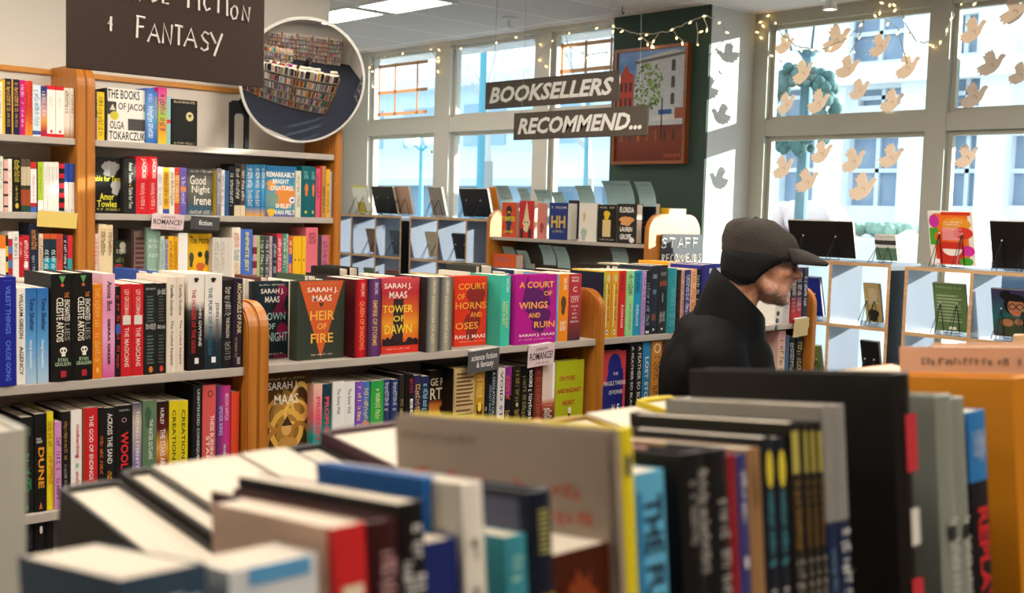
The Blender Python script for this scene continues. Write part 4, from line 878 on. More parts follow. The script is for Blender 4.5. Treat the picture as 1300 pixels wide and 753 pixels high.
row('''
763.5 797.5 446 F d8484e .02 .03 ; #blob,1e2482,.02,.9,.15,.85 ; #rect,1c2078,.45,1,.05,.8 ; #oval,1e2482,.03,.4,.22,.72 ; THE,f0ece8,.3,.34,.42,.6 ; FRAGILE_THREADS,f0ece8,.42,.48,.08,.95 ; OF_POWER,f0ece8,.55,.61,.28,.8 ; V._E.,f0ece8,.75,.88,.4,.72
800 806.4 437 p 161616 ; A_FEATHER_SO_BLACK,e0dcd4,.03,.9,.3,.75
806.8 816 437 p 161616 ; A_FEATHER_SO_BLACK,e0dcd4,.03,.9,.3,.75
816.4 827 432 p 2a86bc ; LOST_STORY,f0f0ea,.2,.9,.35,.75
827.4 839.4 431 p c8822a ; #ring,e8d8a8,.03,.16,.15,.85 ; ~v1,5a3a1a,.2,.9
839.8 846 431 p 6a2420
''', 'Y', YG+.01, ZT2, 'lower shelf left of the man', 'books on the right low bookcase lower shelf', L=.15, hmax=.255, dy=35)
row('''
989 998 420 p z:e8dcb8@.2,d8a0a0@1 ; ~w1,8a6a2a,.1,.9
998.3 1001.8 426 p 4a6a94
1002.1 1009.8 430 p 17181b ; ~w2,c8ccd0,.08,.9
1010.1 1019 429 p 17181b ; ~w3,b8a86a,.08,.9
''', 'Y', YG+.01, ZT2, 'lower shelf right of the man', 'books on the right low bookcase lower shelf', L=.15, hmax=.255, dy=30)
row('''
24 30 667 h 1a1917
30.4 44 664 h 191817 ; ~x1,3a3a38,.05,.2
44.4 58 662 h 1c1a19 ; #oval,e8e4dc,.02,.09,.4,.7
58.4 68 663 h 181716
''', 'Y', YG+.01, ZT2-.28, 'bottom visible shelf, left low bookcase', 'dark books low at left', L=.15, hmax=.255, dy=8)

# ---- staff picks
row('''
637 655 257 F e0502a .02 .05 ; #blob,24375a,.2,.95,.25,.75 ; #oval,1a1a1e,.1,.35,.3,.7 ; #oval,e8c83a,.25,.32,.4,.6 ; TEMPERS,f0d82a,.4,.54,.05,.95,b ; JON_ME,f0d82a,.8,.9,.12,.8,b
659 677.5 255 F cc2a2c .02 .07 ; #tri,ecd8b0,.02,.55,.3,.72 ; #blob,ecd8b0,.4,.85,.22,.8 ; #rect,3a2420,.75,1,.1,.3 ; #rect,3a2420,.75,1,.65,.85 ; #oval,5a2a24,.55,.6,.35,.45 ; #oval,5a2a24,.55,.6,.55,.65
682 693 258 F e08478 .02 .06 ; #blob,a84048,.5,.85,.3,.8
697 720.6 257.5 F 22357f .01 .08 ; HH,dcb84a,.35,.68,.12,.88,b ; ~y1,e0d8c0,.1,.16 ; ~y2,e0c86a,.74,.8,.2,.8
735 757.5 258 F ece6da .02 .05 ; #blob,a8c0b0,.6,1,.1,.5 ; #blob,d8b890,.2,.5,.2,.4
758.5 782 260 F 211d19 .01 .05 ; #rect,e0c48a,.4,.85,.28,.72 ; #blob,e8c02a,.12,.42,.3,.7 ; ~y3,d8d0c0,.05,.1,.1,.9 ; ~y4,d8d0c0,.9,.94
783 808 259 F 2f2a28 .01 .05 ; FLORIDA,f0ece4,.08,.22,.14,.86,b ; LAUREN,f0ece4,.58,.7,.18,.8,b ; GROFF,f0ece4,.76,.9,.18,.75,b ; #blob,d89a5a,.28,.56,.05,.95 ; #oval,e8e4dc,.84,.98,.66,.92
809 832 258 F z:2a2450@0,1c1a2a@.6 .14 .04 ; #rect,c83a2a,0,1,0,.06 ; ~y5,d04a3a,.45,.52 ; ~y6,d04a3a,.56,.62
''', 'X', XS, ZS, 'staff picks bookcase', 'staff picks standing face out', dy=25)
row('''
625.6 655 323 F e2622c .005 .06 ; ~z1,a86a9a,.1,.22,.1,.7
657 672 334 F 2a3a5a .1 .05 ; ~z2,d8d8e0,.1,.2
''', 'X', XS, ZS-.3, 'second shelf, staff picks bookcase', 'staff picks on the second shelf', dy=20)

# ---- back row of the low bookcases: spines face away, page edges face the room
YBK = YG+DG-.005
def back_row(x_from, x_to, talls, where, group):
    """talls: (px0, px1, ytop, colour, text, text colour) of the books that stand up above the rest"""
    tl = []
    for a, b, yt, c, tx, tc in talls:
        fy = YBK-.145; p = PY(a, yt+6, fy); q = PY(b, yt+6, fy); tl.append((p.x, q.x, PY((a+b)/2, yt, fy).z-ZT, c, tx, tc))
    x = x_from; seq = []
    tl.sort()
    while x < x_to-.008:
        nxt = next((t for t in tl if t[0] >= x-.002), None)
        t = min(random.uniform(.012, .03), x_to-x)
        if nxt and x+t > nxt[0]-.006:
            if nxt[0]-x > .008: seq.append((x, nxt[0], random.uniform(.185, .2), random.choice(CB), None, None))
            seq.append(nxt); x = nxt[1]
        else: seq.append((x, x+t, random.uniform(.183, .203), random.choice(CB), None, None)); x += t
    big = [q for q in seq if q[4] is not None or q in tl]; n = len(big)
    for i, (a, b, h, c, tx, tc) in enumerate(big):
        t = max(b-a-.0006, .004); pos = ORD[i]
        r = make_book((b-.0003, YBK, ZT), PI, t, .145*random.uniform(.96, 1), h, 'h', c, [],
                      'tall %s book with page edges outward, %s standing behind %s' % (cname(c), pos, where), group)
        if tx: put_text(r, tx, tc, frame((t+.0006, .02, h*.62), (0, .12, 0), (0, 0, h*.28)))
    for a, b, h, c, tx, tc in seq:                      # the low rest of the row joins the uncounted books
        if (a, b, h, c, tx, tc) not in big: STUFF.append((a+.0003, b-.0003, YBK-.145*random.uniform(.94, 1), YBK, ZT+.0006, ZT+h, c, 1))
STUFF = []
CB = ['2a2a2c', 'ded8cc', '24344c', 'c8bfae', '5a2a28', 'e4ded0', '3a4a3a', 'b8b0a0', '1f1f22', '7a3030', 'd8c070', '3a5a7a']
g1, g2, g3 = XG
back_row(g1-1.19, g1-.035, ((176, 189.5, 344, '24489a', None, None), (194, 208, 346, '2a56b0', None, None), (281, 295, 345, '1c1a18', 'LUCY', '3ad84a'), (296, 308.5, 347, '1c1a18', '', ''), (309.5, 321, 345, '26221f', '', '')), 'left low bookcase', 'books in the back row, left low bookcase')
back_row(g1+.035, g2-.035, ((424, 430.4, 350, '211e1c', '', ''), (431, 443, 341, '211d1b', '~K', 'b0a8a0'), (444, 456, 340, '2a2a30', '', ''), (604, 610, 338, '3a3d38', '', ''), (611, 626, 337, '45483f', 'UTH', '6fc8a0'), (652, 680, 343, '22365a', '', '')), 'middle low bookcase', 'books in the back row, middle low bookcase')
back_row(g2+.01, g3-.035, ((771, 777, 337, '221e1c', 'King_of_the', 'e0dcd4'), (778, 787, 338, '2a2420', '', ''), (788, 796, 338, '2a2624', '', ''), (797, 823, 336, 'b8b098', '', ''), (849, 860, 333, 'e09a2a', 'DEATH_AT_THE', '2a2414'), (861, 868, 333, 'd8c8a8', '', ''), (869, 880, 334, '2a2826', '', '')), 'right low bookcase', 'books in the back row, right low bookcase')
# ------------------------------------------------------------------ foreground bookcase: near row, spines to the camera
def fg(x0, x1, yt, kind, spec, label, texts=(), L=.15, Y=YF, far=None, tilt=None):
    p = PY(x0, yt+30, Y); q = PY(x1, yt+30, Y); h = PY((x0+x1)/2, yt, Y).z - ZF
    if far: f = ray(*far); L = min((p.x/f.x*f.y - Y)*1.01, .187)
    lean = LEAN if tilt is None else tilt
    return make_book((p.x+.0002, Y-h*math.sin(lean), ZF+.0005), 0, max(q.x-p.x-.0004, .004), L, h/math.cos(lean), kind, spec, list(texts), label, 'books in the blurred foreground row', lean=-lean)
W1 = 'blurred foreground row'
fg(290, 402, 718, 'p', 'Z:cfd2d4@0,d9dcde@.9', 'pale grey book with blue patch, left end of blurred foreground row', ['#rect,5aa0d0,.0,.03,.2,.9', '~A1,8a9098,.1,.4'], far=(236, 669))
fg(421, 463, 671, 'p', 'Y:d02a2c@0,dcbca4@.05', 'red spined book with cream panel, blurred foreground row', ['#rect,ecdcc0,.1,.9,.2,.82', '~A2,a08a6a,.15,.6,.35,.65'], far=(268, 638))
fg(465, 503, 664, 'h', '3c1718', 'maroon book with pinkish lettering between red and black foreground books', ['~A3,d8a8a8,.04,.3,.3,.75'], L=.13)
fg(504.5, 536, 641, 'p', '131212', 'black hardcover with bold white spine lettering, blurred foreground row', ['~A4,f0eeea,.04,.3,.5,.92', '~A44,e8e6e2,.1,.34,.08,.42'], far=(303, 597))
fg(537, 579, 690, 'p', '1f2c6c', 'short navy paperback between black and white foreground books', ['~A5,c8304a,.2,.6'], L=.125)
fg(535, 551, 609, 'h', '2668b4', 'bright blue book leaning behind the short navy one in the foreground', Y=.392, L=.085)
fg(584.5, 611, 616, 'p', 'ece6d8', 'cream book with grey lettering left of the moon cover', ['~A6,6a6258,.1,.85,.3,.7'], L=.11)
fg(640, 667, 683, 'p', 'Z:e6dca8@0,3f95a5@.3', 'short teal and cream paperback in front of the navy yellow lettered one', ['~A7,b8e0c8,.02,.5,.3,.7'], L=.11)
b = fg(668, 697, 626, 'h', '151b2c', 'navy hardcover with big yellow spine letters, blurred foreground row', ['#lines,b8b46a,.03,.12,.25,.75', 'STARLING,e8c81e,.2,.5,.22,.85,b'], far=(512, 590))
h = PY(682, 626, YF).z-ZF
put_text(b, '#rect', '4c5068', frame((-.0006, .135, h*.55), (0, -.13, 0), (0, 0, h*.44))); put_text(b, '#oval', 'b8bf86', frame((-.0012, .125, h*.72), (0, -.04, 0), (0, 0, .05)))
fg(698.5, 773, 700, 'p', '4a1c0c', 'dark rust coloured book under the tan cover, blurred foreground row', ['#blob,8a3a14,.0,.4,.1,.8'], L=.11)
b = fg(778, 801, 547, 'h', 'X:a59688@0,e2cf1c@.2', 'tan backed hardcover with bright yellow spine, tallest at foreground middle', ['#rect,5a5a50,.05,.09,.35,.65'], far=(506, 529))
h = PY(790, 547, YF).z-ZF; L = b.children[0].dimensions.y
obj('back_board', bx(-.0012, -.0004, .004, L-.001, .001, h-.001), mat('a59688', .6, noise=.04), b)
for k, (a, c, sd_) in enumerate(((.12, .9, 'r1'), (.1, .86, 'r2'), (.1, .5, 'r3'), (.1, .62, 'r4'))): put_text(b, '~'+sd_, 'c8503a', frame((-.0019, L*c, h-.034-k*.013), (0, -L*(c-a), 0), (0, 0, .006)))
put_text(b, '~r0', '857568', frame((-.0019, L*.97, h-.012), (0, -L*.4, 0), (0, 0, .004)))
fg(802, 841, 602, 'p', '62b2d8', 'light blue book with large dark letters beside the yellow spine', ['THE_FUTURE,14243a,.05,.45,.26,.85,b', '#rect,2a86c0,.04,1,.06,.2'], L=.13)
fg(860, 892, 577, 'h', '171616', 'wide black hardcover with white spine print, right of light blue one', ['~B1,b8b4ae,.04,.26,.5,.85', '~B11,a8a49e,.06,.2,.15,.4'], far=(796, 556))
fg(892.5, 920, 573, 'h', '181818', 'second black hardcover right of the light blue foreground book', ['~B2,b8b4ae,.1,.34,.35,.75'], far=(822, 553))
fg(920.5, 932, 580, 'p', '8c1f28', 'thin dark red book in the foreground row', L=.14)
fg(932.5, 945, 580, 'p', '3a3c78', 'thin violet blue book with white lettering in foreground row', ['~B3,e8e4e8,.04,.16,.3,.8', '#oval,e8e4e8,.24,.27,.3,.7'], L=.14)
fg(945.5, 963, 572, 'p', '9a744c', 'tan brown book with dark lettering in foreground row', ['~B4,4a3420,.04,.15,.35,.65'], L=.14)
for k, (a, c) in enumerate(((964, 979), (979.5, 995))): fg(a, c, 558, 'p', '171c26', '%s of two black books with yellow dot and teal print' % ('left', 'right')[k], ['#oval,e0cc3a,.03,.12,.25,.8', '~B5,4a98a8,.13,.3,.3,.75', '~B6,e8e8e4,.36,.6,.3,.75'], far=(802, 543))
for k, (a, c) in enumerate(((997, 1014), (1014.3, 1022.6), (1023, 1031.6), (1032, 1040.5))): fg(a, c, 539, 'p', '1c1915', '%s of four black books with gold print in foreground' % ORD[k], ['#rect,b8ac52,.02,.12,.2,.7', '~B7,b88a3a,.14,.3,.35,.65', '~B77,a8a090,.3,.46,.25,.8'], far=(800, 526))
for k, (a, c) in enumerate(((1041, 1054), (1054.3, 1070))): fg(a, c, 517, 'p', 'Z:182746@0,8d8a86@.72', '%s of two grey topped navy spines left of tallest black book' % ('left', 'right')[k], ['~B8,e4e2de,.3,.58,.3,.9'] if k else ['~B88,6a8aa8,.34,.5,.3,.7'], far=(845, 506))
b = fg(1130, 1152, 476, 'h', '1b1816', 'very tall black hardcover with red spine bars, foreground right', ['#rect,c8303c,.10,.24,.3,.95', '#rect,e0dcd4,.33,.42,.4,.9', '#rect,c8303c,.5,.62,.3,.95', '#rect,d8d4cc,.7,.8,.4,.8'], far=(876, 464))
h = PY(1140, 476, YF).z-ZF
for k in range(11): put_text(b, '~C%d' % k, 'c83030' if k == 0 else '8c8880', frame((-.0006, .08, h-.095-k*.0085-(.01 if k > 6 else 0)), (0, -random.uniform(.025, .05), 0), (0, 0, .0038)))
for k, (a, c) in enumerate(((1184, 1205), (1205.4, 1221))):
    b = fg(a, c, 504+3*k, 'h', '8e9389', '%s of two sage grey hardcovers right of the tallest black book' % ('left', 'right')[k], ['~C9,d4d8d0,.34,.6,.3,.7', '#rect,2a2c2a,.36,.4,.2,.6'], L=.15)
h = PY(1195, 504, YF).z-ZF
put_text(COL.objects[b.name], '#rect', '1d1f1d', Matrix.Translation((-.0006, .05, h-.085)) @ Matrix.Rotation(-.55, 4, 'X') @ frame((0, 0, 0), (0, -.045, 0), (0, 0, .006)))
fg(1226, 1248, 524, 'p', 'Z:141418@0,2a7cc0@.78', 'black and blue paperback with red letters before the orange book', ['REPLAY,d8282c,.3,.62,.3,.85,b', '~D1,e0e8f0,.06,.14,.2,.85,u'], L=.14)
fg(1283, 1312, 480, 'h', 'd98a1e', 'large plain orange hardcover at the right edge of the foreground', L=.155)
b = fg(1382, 1420, 440, 'h', 'd6a688', 'peach coloured book behind the orange hardcover, right edge', L=.17)
h = b.children[0].dimensions.z; L = b.children[0].dimensions.y
put_text(b, '~D2', '7a6a62', frame((-.0006, L*.85, h-.016), (0, -L*.8, 0), (0, 0, .006)))
# left end: books set further in
fg(152, 262, 730, 'p', '33475a', 'thick blue grey hardcover at bottom left of the foreground', ['~E1,c8d4dc,.02,.2,.2,.9', '~E2,9ab0c0,.25,.5,.2,.9'], L=.098, tilt=math.radians(9))
p = PY(33, 560, .62); h = PY(28, 545, .62).z-ZF
make_book((p.x-.052, .62, ZF), 0, .052, .075, h, 'h', 'b9b8ae', [], 'tall pale grey book cut by the left edge of the photo', 'books in the blurred foreground row')
# far row: spines face the other aisle, wide page tops towards the camera
yfar = YF+DF-.005
for k, (a, c, yt, colr, d, hard, lab) in enumerate((
    (74, 150, 614, '2c2622', .15, 'h', 'dark edged thick book, leftmost in the far foreground row'), (152, 190, 596, '3a3632', .15, 'h', 'thinner dark edged book, second in the far foreground row'),
    (192, 300, 584, 'd9cfbf', .155, 'p', 'widest cream topped book in the far foreground row'), (302, 362, 571, 'cfc5b4', .155, 'p', 'cream topped book left of the black hardcover, far foreground row'),
    (363, 404, 566, '1e1c1b', .15, 'h', 'cream topped book with black edge, far foreground row'), (406, 508, 541, '4a2e36', .15, 'h', 'broad book with mauve edge beside tan cover, far foreground row'),
    (510, 582, 534, '8a4a44', .16, 'p', 'red edged book behind the tan cover'), (584, 684, 538, 'c05048', .15, 'p', 'low red edged book behind right half of tan cover'),
    (686, 742, 531, '9a7a30', .15, 'h', 'cream topped book with olive edge, behind the yellow spine'), (743, 806, 520, 'd8d0c2', .15, 'p', 'broad cream topped book right of the yellow spine, far row'),
    (807, 850, 505, 'c8b428', .15, 'h', 'yellow edged book pointing toward the man, far row'), (852, 905, 504, '9a9a98', .15, 'h', 'grey topped book beneath the man\'s elbow, far row'),
    (907, 960, 500, '3aa0a0', .15, 'p', 'teal edged book behind tallest black book, far row'), (1062, 1130, 466, 'd89a6a', .15, 'p', 'orange edged book seen just left of the peach one'))):
    p = PY(a, yt+4, yfar); q = PY(c, yt+4, yfar); h = PY((a+c)/2, yt, yfar).z-ZF
    make_book((q.x-.0005, yfar+h*.1, ZF+.0005), PI, q.x-p.x-.001, d, h, hard, colr, [], lab, 'books in the far foreground row', lean=-LEAN)
# painted-cover art book further right in the far row
p = PY(1318, 432, .66); h = PY(1300, 431, .66).z-ZF
b = make_book((p.x+.03, yfar+h*.1, ZF+.0005), PI, .03, .15, h, 'h', 'd8b088', [], 'art book with painted faces on its cover, right edge before the cubbies', 'books in the far foreground row', lean=-LEAN)
for k, (c, y, z, sy, sz) in enumerate((('b8763a', .012, .01, .035, .03), ('c89060', .048, .008, .035, .028), ('b05a3a', .084, .006, .03, .028), ('7a9a78', .105, .004, .04, .034), ('e0b890', .02, .016, .018, .014), ('6a4a2a', .055, .024, .02, .018))):
    put_text(b, '#oval', c, frame((.0306+.0003*k, y, h-.036-z), (0, sy, 0), (0, 0, sz)))

# ------------------------------------------------------------------ cards on shelf edges
def card(px, py, w_, h_, Y, spec, label, texts, roll=0, X=None):
    c = PY(px, py, Y); root = empty('shelf_card', c, 0, label, 'shelf card', 'cards clipped to shelf edges')
    root.rotation_euler = (math.radians(6), roll, 0)
    obj('card', bx(-w_/2, w_/2, -.0006, .0006, -h_/2, h_/2), mat(spec, .5), root)
    obj('clip', bx(-w_*.4, w_*.4, -.0004, .0145, h_/2-.002, h_/2+.003), mat('dcdcd8', .2), root)
    for tx, c_, z1, z0, x0, x1 in texts: put_text(root, tx, c_, frame((w_*(x0-.5), -.0013, h_*(.5-z0)), (w_*(x1-x0), 0, 0), (0, 0, h_*(z0-z1))), bold=.012)
YC = YW-.012
ROM = (('LOOKING_FOR', '6a4a50', .1, .24, .28, .72), ('ROMANCE?', '1c1216', .32, .68, .06, .94), ('~rm', '6a4a50', .8, .9, .3, .8))
card(73, 279, .168, .067, YC, 'e9cc72', 'blank yellow card on the second shelf of the far-left bookcase', (), .05)
card(213, 282, .155, .068, YC, 'e8cfd0', 'pink ROMANCE? card on the second shelf of the wall bookcase', ROM, .04)
card(260.5, 283.5, .145, .062, YC, '4a4a4c', 'dark grey fiction card on the wall bookcase, right of the pink card', (('fiction', 'f4f2ee', .28, .66, .28, .74),), .04)
YC2 = YG-.014
card(614, 458, .117, .064, YC2, '58585a', 'dark grey science fiction and fantasy card on the middle low bookcase', (('science_fiction', 'f4f2ee', .16, .44, .1, .92), ('&_fantasy', 'f4f2ee', .5, .86, .27, .82)), -.06)
card(687, 451.5, .108, .063, YC2, 'e6cdd4', 'pink ROMANCE? card on the middle low bookcase', ROM, -.06)
card(1017, 416, .096, .068, YC2, 'dcc690', 'blank yellow card on the bookcase beside the man\'s chin', (), -.05)
# note cards above the staff picks
def note(x0, x1, yt, yb, X, label, head='b9d2d2', lean=.0):
    a = PX(x0, yb, X); b_ = PX(x1, yb, X); t = PX((x0+x1)/2, yt, X); wv = a.y-b_.y; hh = t.z-a.z; rings = []
    for k in range(9):
        s = k/8; bend = -.05*s*s*hh/.12
        rings.append([(0+xx, -wv*f, z) for (f, xx, z) in ((0, bend, s*hh), (1, bend, s*hh), (1, bend+.0012, s*hh), (0, bend+.0012, s*hh))])
    o = obj('note_card', loft(rings), paper_mat(head, .35)); o.location = (X, a.y, a.z)
    tag(o, label, 'note card', 'staff note cards')
    for q, (s0, ww) in enumerate(((.9, .8), (.72, .6), (.62, .7), (.52, .5), (.42, .66))):
        bend = -.05*s0*s0*hh/.12
        put_text(o, '~N%d' % q, '6f8a8c', frame((bend-.003, -wv*.1, s0*hh-.01), (0, -wv*ww, 0), (0, 0, .007 if q == 0 else .003)))
for a in ((636, 652, 236, 262, 'note card above the orange cover, leftmost on staff picks case'), (662, 675, 239, 262, 'note card above the red cover with the cream cone'),
          (683, 702, 241, 262, 'note card over the pink book on the staff picks case'), (704, 718, 244, 262, 'short note card above the navy and gold cover'),
          (736, 756, 236, 262, 'note card above the white patterned cover'), (771, 789, 230, 262, 'tall note card above the black cover with yellow fruit'),
          (788, 806, 230, 262, 'tall note card above the tiger cover'), (812, 833, 231, 262, 'note card above the dark cover at right of staff picks case')):
    note(*a[:4], XS+.09, a[4])
for a in ((641, 655, 313, 328, 'note card over the orange book on the lower staff shelf'), (661, 674, 318, 340, 'second note card from left on the lower staff shelf'), (690, 706, 311, 336, 'third note card from left on the lower staff shelf'), (708, 724, 313, 340, 'fourth note card from left on the lower staff shelf'), (778, 798, 315, 332, 'rightmost note card on the lower staff shelf')):
    note(*a[:4], XS+.09, a[4])
make_book((XS+.33, PX(718, 250, XS+.3).y, ZS), -PI/2, .15, .03, .235, 'F', '2a1c1c', [], 'dark maroon book standing behind the staff picks cards', 'books behind the staff picks')
yq = yS1+.036
make_book((XS+.185, yq+.1, ZS), -PI/2, .1, .012, .2, 'F', 'e8b820', [], 'thin yellow book between the dark cover and thick white book, staff picks', 'books behind the staff picks')
make_book((XS+.2, yq+.11, ZS), -PI/2, .11, .13, .2, 'F', 'eceae6', [], 'thick white book at the right end of the staff picks shelf', 'books behind the staff picks')

# ------------------------------------------------------------------ hanging signs
def hung_board(name, corners, thick, m, label, cat, wires=True):
    """corners: two top pixels and two bottom pixels on the sign's own vertical plane"""
def chalk(root, strokes, org, s, colr='e6e2da', r=.006, w_=1):
    for st in strokes:
        bm = tube([(org[0]+x*s*w_, org[1], org[2]+y*s) for x, y in st], r, seg=5)
        obj('chalk_stroke', bm, mat(colr, .9), root)
GL = {'A': [[(0, 0), (.35, 1), (.62, 0)], [(.15, .4), (.55, .36)]], 'B': [[(0, 0), (0, 1), (.4, .85), (.3, .55), (0, .5), (.5, .3), (.3, 0), (0, 0)]], 'C': [[(.5, .85), (.3, 1), (.05, .7), (0, .3), (.2, 0), (.5, .12)]],
      'D': [[(0, 0), (0, 1), (.4, .8), (.5, .4), (.3, .05), (0, 0)]], 'E': [[(.5, 1), (0, 1), (0, 0), (.5, 0)], [(0, .5), (.42, .53)]], 'F': [[(.05, 1), (0, 0)], [(-.05, 1), (.5, .97)], [(.03, .52), (.42, .53)]],
      'I': [[(.1, 1), (.12, 0)]], 'M': [[(0, 0), (.08, 1), (.35, .35), (.6, 1), (.7, 0)]], 'N': [[(0, 0), (.05, 1), (.5, 0), (.6, 1)]], 'O': [[(.3, 1), (.05, .75), (0, .35), (.2, 0), (.45, .1), (.58, .5), (.5, .9), (.3, 1)]],
      'R': [[(0, 0), (.03, 1), (.4, .9), (.42, .6), (.05, .48), (.5, 0)]], 'S': [[(.5, .9), (.25, 1), (.05, .78), (.2, .55), (.45, .4), (.45, .1), (.2, 0), (0, .12)]], 'T': [[(-.05, 1), (.55, .97)], [(.27, .98), (.25, 0)]], 'Y': [[(0, 1), (.28, .5)], [(.62, 1), (.2, -.1)]], '&': [[(.3, .95), (.28, .05)], [(.3, .75), (.02, .5), (.42, .45)]]}
def chalk_text(root, s, x, y, z, hgt, pitch, drop=0, colr='dcd8d2', r=.005, ps=.62):
    for i, ch in enumerate(s):
        if ch in GL:
            bm = bmesh.new()
            for st in GL[ch]: tube([(x+i*pitch+p[0]*hgt*ps, y, z+drop*i+p[1]*hgt) for p in st], r, bm, 5)
            obj('chalk_letter', bm, mat(colr, .9), root)
YS = 3.7
tl, br_, tr = PY(84, 79, YS), PY(334, 112, YS), PY(337, 0, YS)
x0, x1, z0 = tl.x, br_.x, br_.z
root = empty('chalkboard_sign', ((x0+x1)/2, YS, z0), 0, 'large dark brown chalkboard sign reading science fiction and fantasy', 'sign')
hx = (x1-x0)/2; HS = .62
obj('board', bx(-hx, hx, -.004, .004, .0, HS, .002), mat('33241d', .75, noise=.18, nscale=90), root)
for s in (-.8, .8): obj('hanging_wire', tube([(s*hx, 0, HS-.01), (s*hx, 0, CEIL-z0)], .0015, seg=5), mat('8a8a88', .4), root)
def onb(px, py): p = PY(px, py, YS); return p.x-root.location.x, p.z-z0
hgt = (PY(190, 20, YS)-PY(190, 47, YS)).length
for ch, px, yb, hh, w_ in (('F', 173, 48, 27, .8), ('A', 187, 53, 23, 1.1), ('N', 206, 55, 25, .85), ('T', 222, 57, 25, .7), ('A', 233, 59, 24, 1.15), ('S', 254, 64, 25, .9), ('Y', 266, 68, 28, 1.0),
                       ('I', 286, 20, 24, .6), ('O', 292, 24, 18, 1.0), ('N', 307, 26, 19, .95), ('T', 271, 16, 26, .9), ('C', 258, 13, 26, .7), ('I', 250, 13, 28, .6), ('F', 238, 10, 28, .55), ('E', 206, 4, 28, .55), ('C', 190, 2, 28, .6), ('N', 170, 0, 28, .5), ('E', 156, -2, 28, .5), ('I', 148, -4, 28, .5), ('C', 130, -5, 28, .6), ('S', 112, -7, 28, .6), ('&', 136, 40, 20, .7)):
    ox, oz = onb(px, yb); k = hgt/27*hh; bm = bmesh.new()
    for st in GL[ch]: tube([(ox+p[0]*k*w_, -.0045, oz+p[1]*k) for p in st], .0042, bm, 5)
    obj('chalk_letter', bm, mat('cfcac6', .9), root)
XP = 4.4
def plank(c, text, label, tw):
    (ax, ay), (bx_, by), (cx, cy) = c          # top left, top right, bottom left
    A, B_, C_ = PX(ax, ay, XP), PX(bx_, by, XP), PX(cx, cy, XP); W_ = A.y-B_.y; H_ = A.z-C_.z
    root = empty('hanging_sign', (XP, (A.y+B_.y)/2, C_.z), -PI/2, label, 'sign', 'two part hanging sign'); hw = W_/2
    obj('plank', bx(-hw, hw, -.006, .006, 0, H_, .002), mat('564e46', .6, noise=.1, nscale=30), root)
    t = inst(text_mesh(text, .25, .035), 'lettering', mat('ecebe6', .6), root, frame((-hw*tw, -.0068, H_*.2), (2*hw*tw, 0, 0), (0, 0, H_*.6)))
    for s in (-.88, .88): obj('hanging_wire', tube([(s*hw, 0, H_), (s*hw*.96, 0, CEIL-C_.z)], .0012, seg=5), mat('9a9a98', .4), root)
plank(((617.5, 105), (787.5, 88.5), (618.5, 139)), 'BOOKSELLERS', 'grey plank sign reading BOOKSELLERS, the upper of two', .93)
XP = 4.36
plank(((653.5, 144), (823.5, 128.5), (654.4, 178)), 'RECOMMEND...', 'grey plank sign reading RECOMMEND..., the lower of two', .93)
for px in (790, ):
    p = PZ(px, 8, CEIL); o = obj('ceiling_hook', tube([(0, 0, 0), (0, 0, -.03), (.01, 0, -.05), (.02, 0, -.03)], .004), mat('6a665f', .4)); o.location = p; tag(o, 'small metal hook in the ceiling above the green pillar', 'hook')
# staff recommends board on the end panel of the staff case
yP = yS1-.004
A, B_ = PY(840, 297, yP-.012), PY(892, 299, yP-.012)
root = empty('chalkboard_sign', (A.x, yP-.012, A.z-.18), 0, 'small chalkboard reading staff recommends, on end of staff picks case', 'sign')
W_ = B_.x-A.x
obj('board', bx(0, W_, -.004, .004, 0, .18, .002), mat('34353c', .7, noise=.1, nscale=60), root)
chalk_text(root, 'STAFF', -.002, -.005, .105, .052, W_/5.3, r=.0042, ps=1.15*W_/5.3/.052); chalk_text(root, 'RECOMMENDS', .008, -.005, .03, .04, W_/10.3, r=.0036, ps=1.1*W_/10.3/.04)

# ------------------------------------------------------------------ painting
XT = XL-.06
A, B_, C_ = PX(782, 64, XT), PX(875, 53, XT), PX(778, 209, XT)
W_ = A.y-B_.y; H_ = A.z-C_.z
root = empty('painting', (XT, A.y, C_.z), -PI/2, 'framed painting of a tree and brick building on the green pillar', 'painting')
WF = wood('wood_frame', '7a3f1c', '9a5528', 0)
for q in ((0, W_, 0, .022), (0, W_, H_-.022, H_), (0, .022, .022, H_-.022), (W_-.022, W_, .022, H_-.022)): obj('frame_bar', bx(q[0], q[1], -.012, .034, q[2], q[3]), WF, root)
cv = obj('canvas', bx(.02, W_-.02, .004, .014, .02, H_-.02), mat('z:6a2a1c@0,7a3a28@.2,6e3a2a@.32,8a7a72@.36,b8c0cc@.6,5a8ac8@.85,88a8d8@1', .7, noise=.15, nscale=40), root)
def pp(pts, c, k): # brush shapes, in fractions of the canvas
    bm = prism([(p[0]*W_, p[1]*H_) for p in pts], .004-.0006*k, .0042, 1); obj('paint_shape', bm, mat(c, .6, noise=.25, nscale=50), root)
pp([(.28, .33), (.97, .33), (.97, .93), (.8, .96), (.3, .9)], 'b9bdc2', 1); pp([(.28, .86), (.97, .91), (.97, .935), (.28, .885)], '6a6a70', 2)
pp([(.05, .4), (.05, .74), (.1, .8), (.16, .87), (.2, .8), (.27, .77), (.27, .4)], 'b5402a', 1)
for i in range(3):
    for j in range(2): pp([(.075+i*.065, .5+j*.13), (.11+i*.065, .5+j*.13), (.11+i*.065, .58+j*.13), (.075+i*.065, .58+j*.13)], '4a2a28', 2)
pp([(.05, .47), (.27, .47), (.27, .49), (.05, .49)], 'd8a060', 3)
for j in range(3): pp([(.78, .5+j*.14), (.83, .5+j*.14), (.83, .585+j*.14), (.8, .6+j*.14), (.78, .585+j*.14)], '4a4a50', 2)
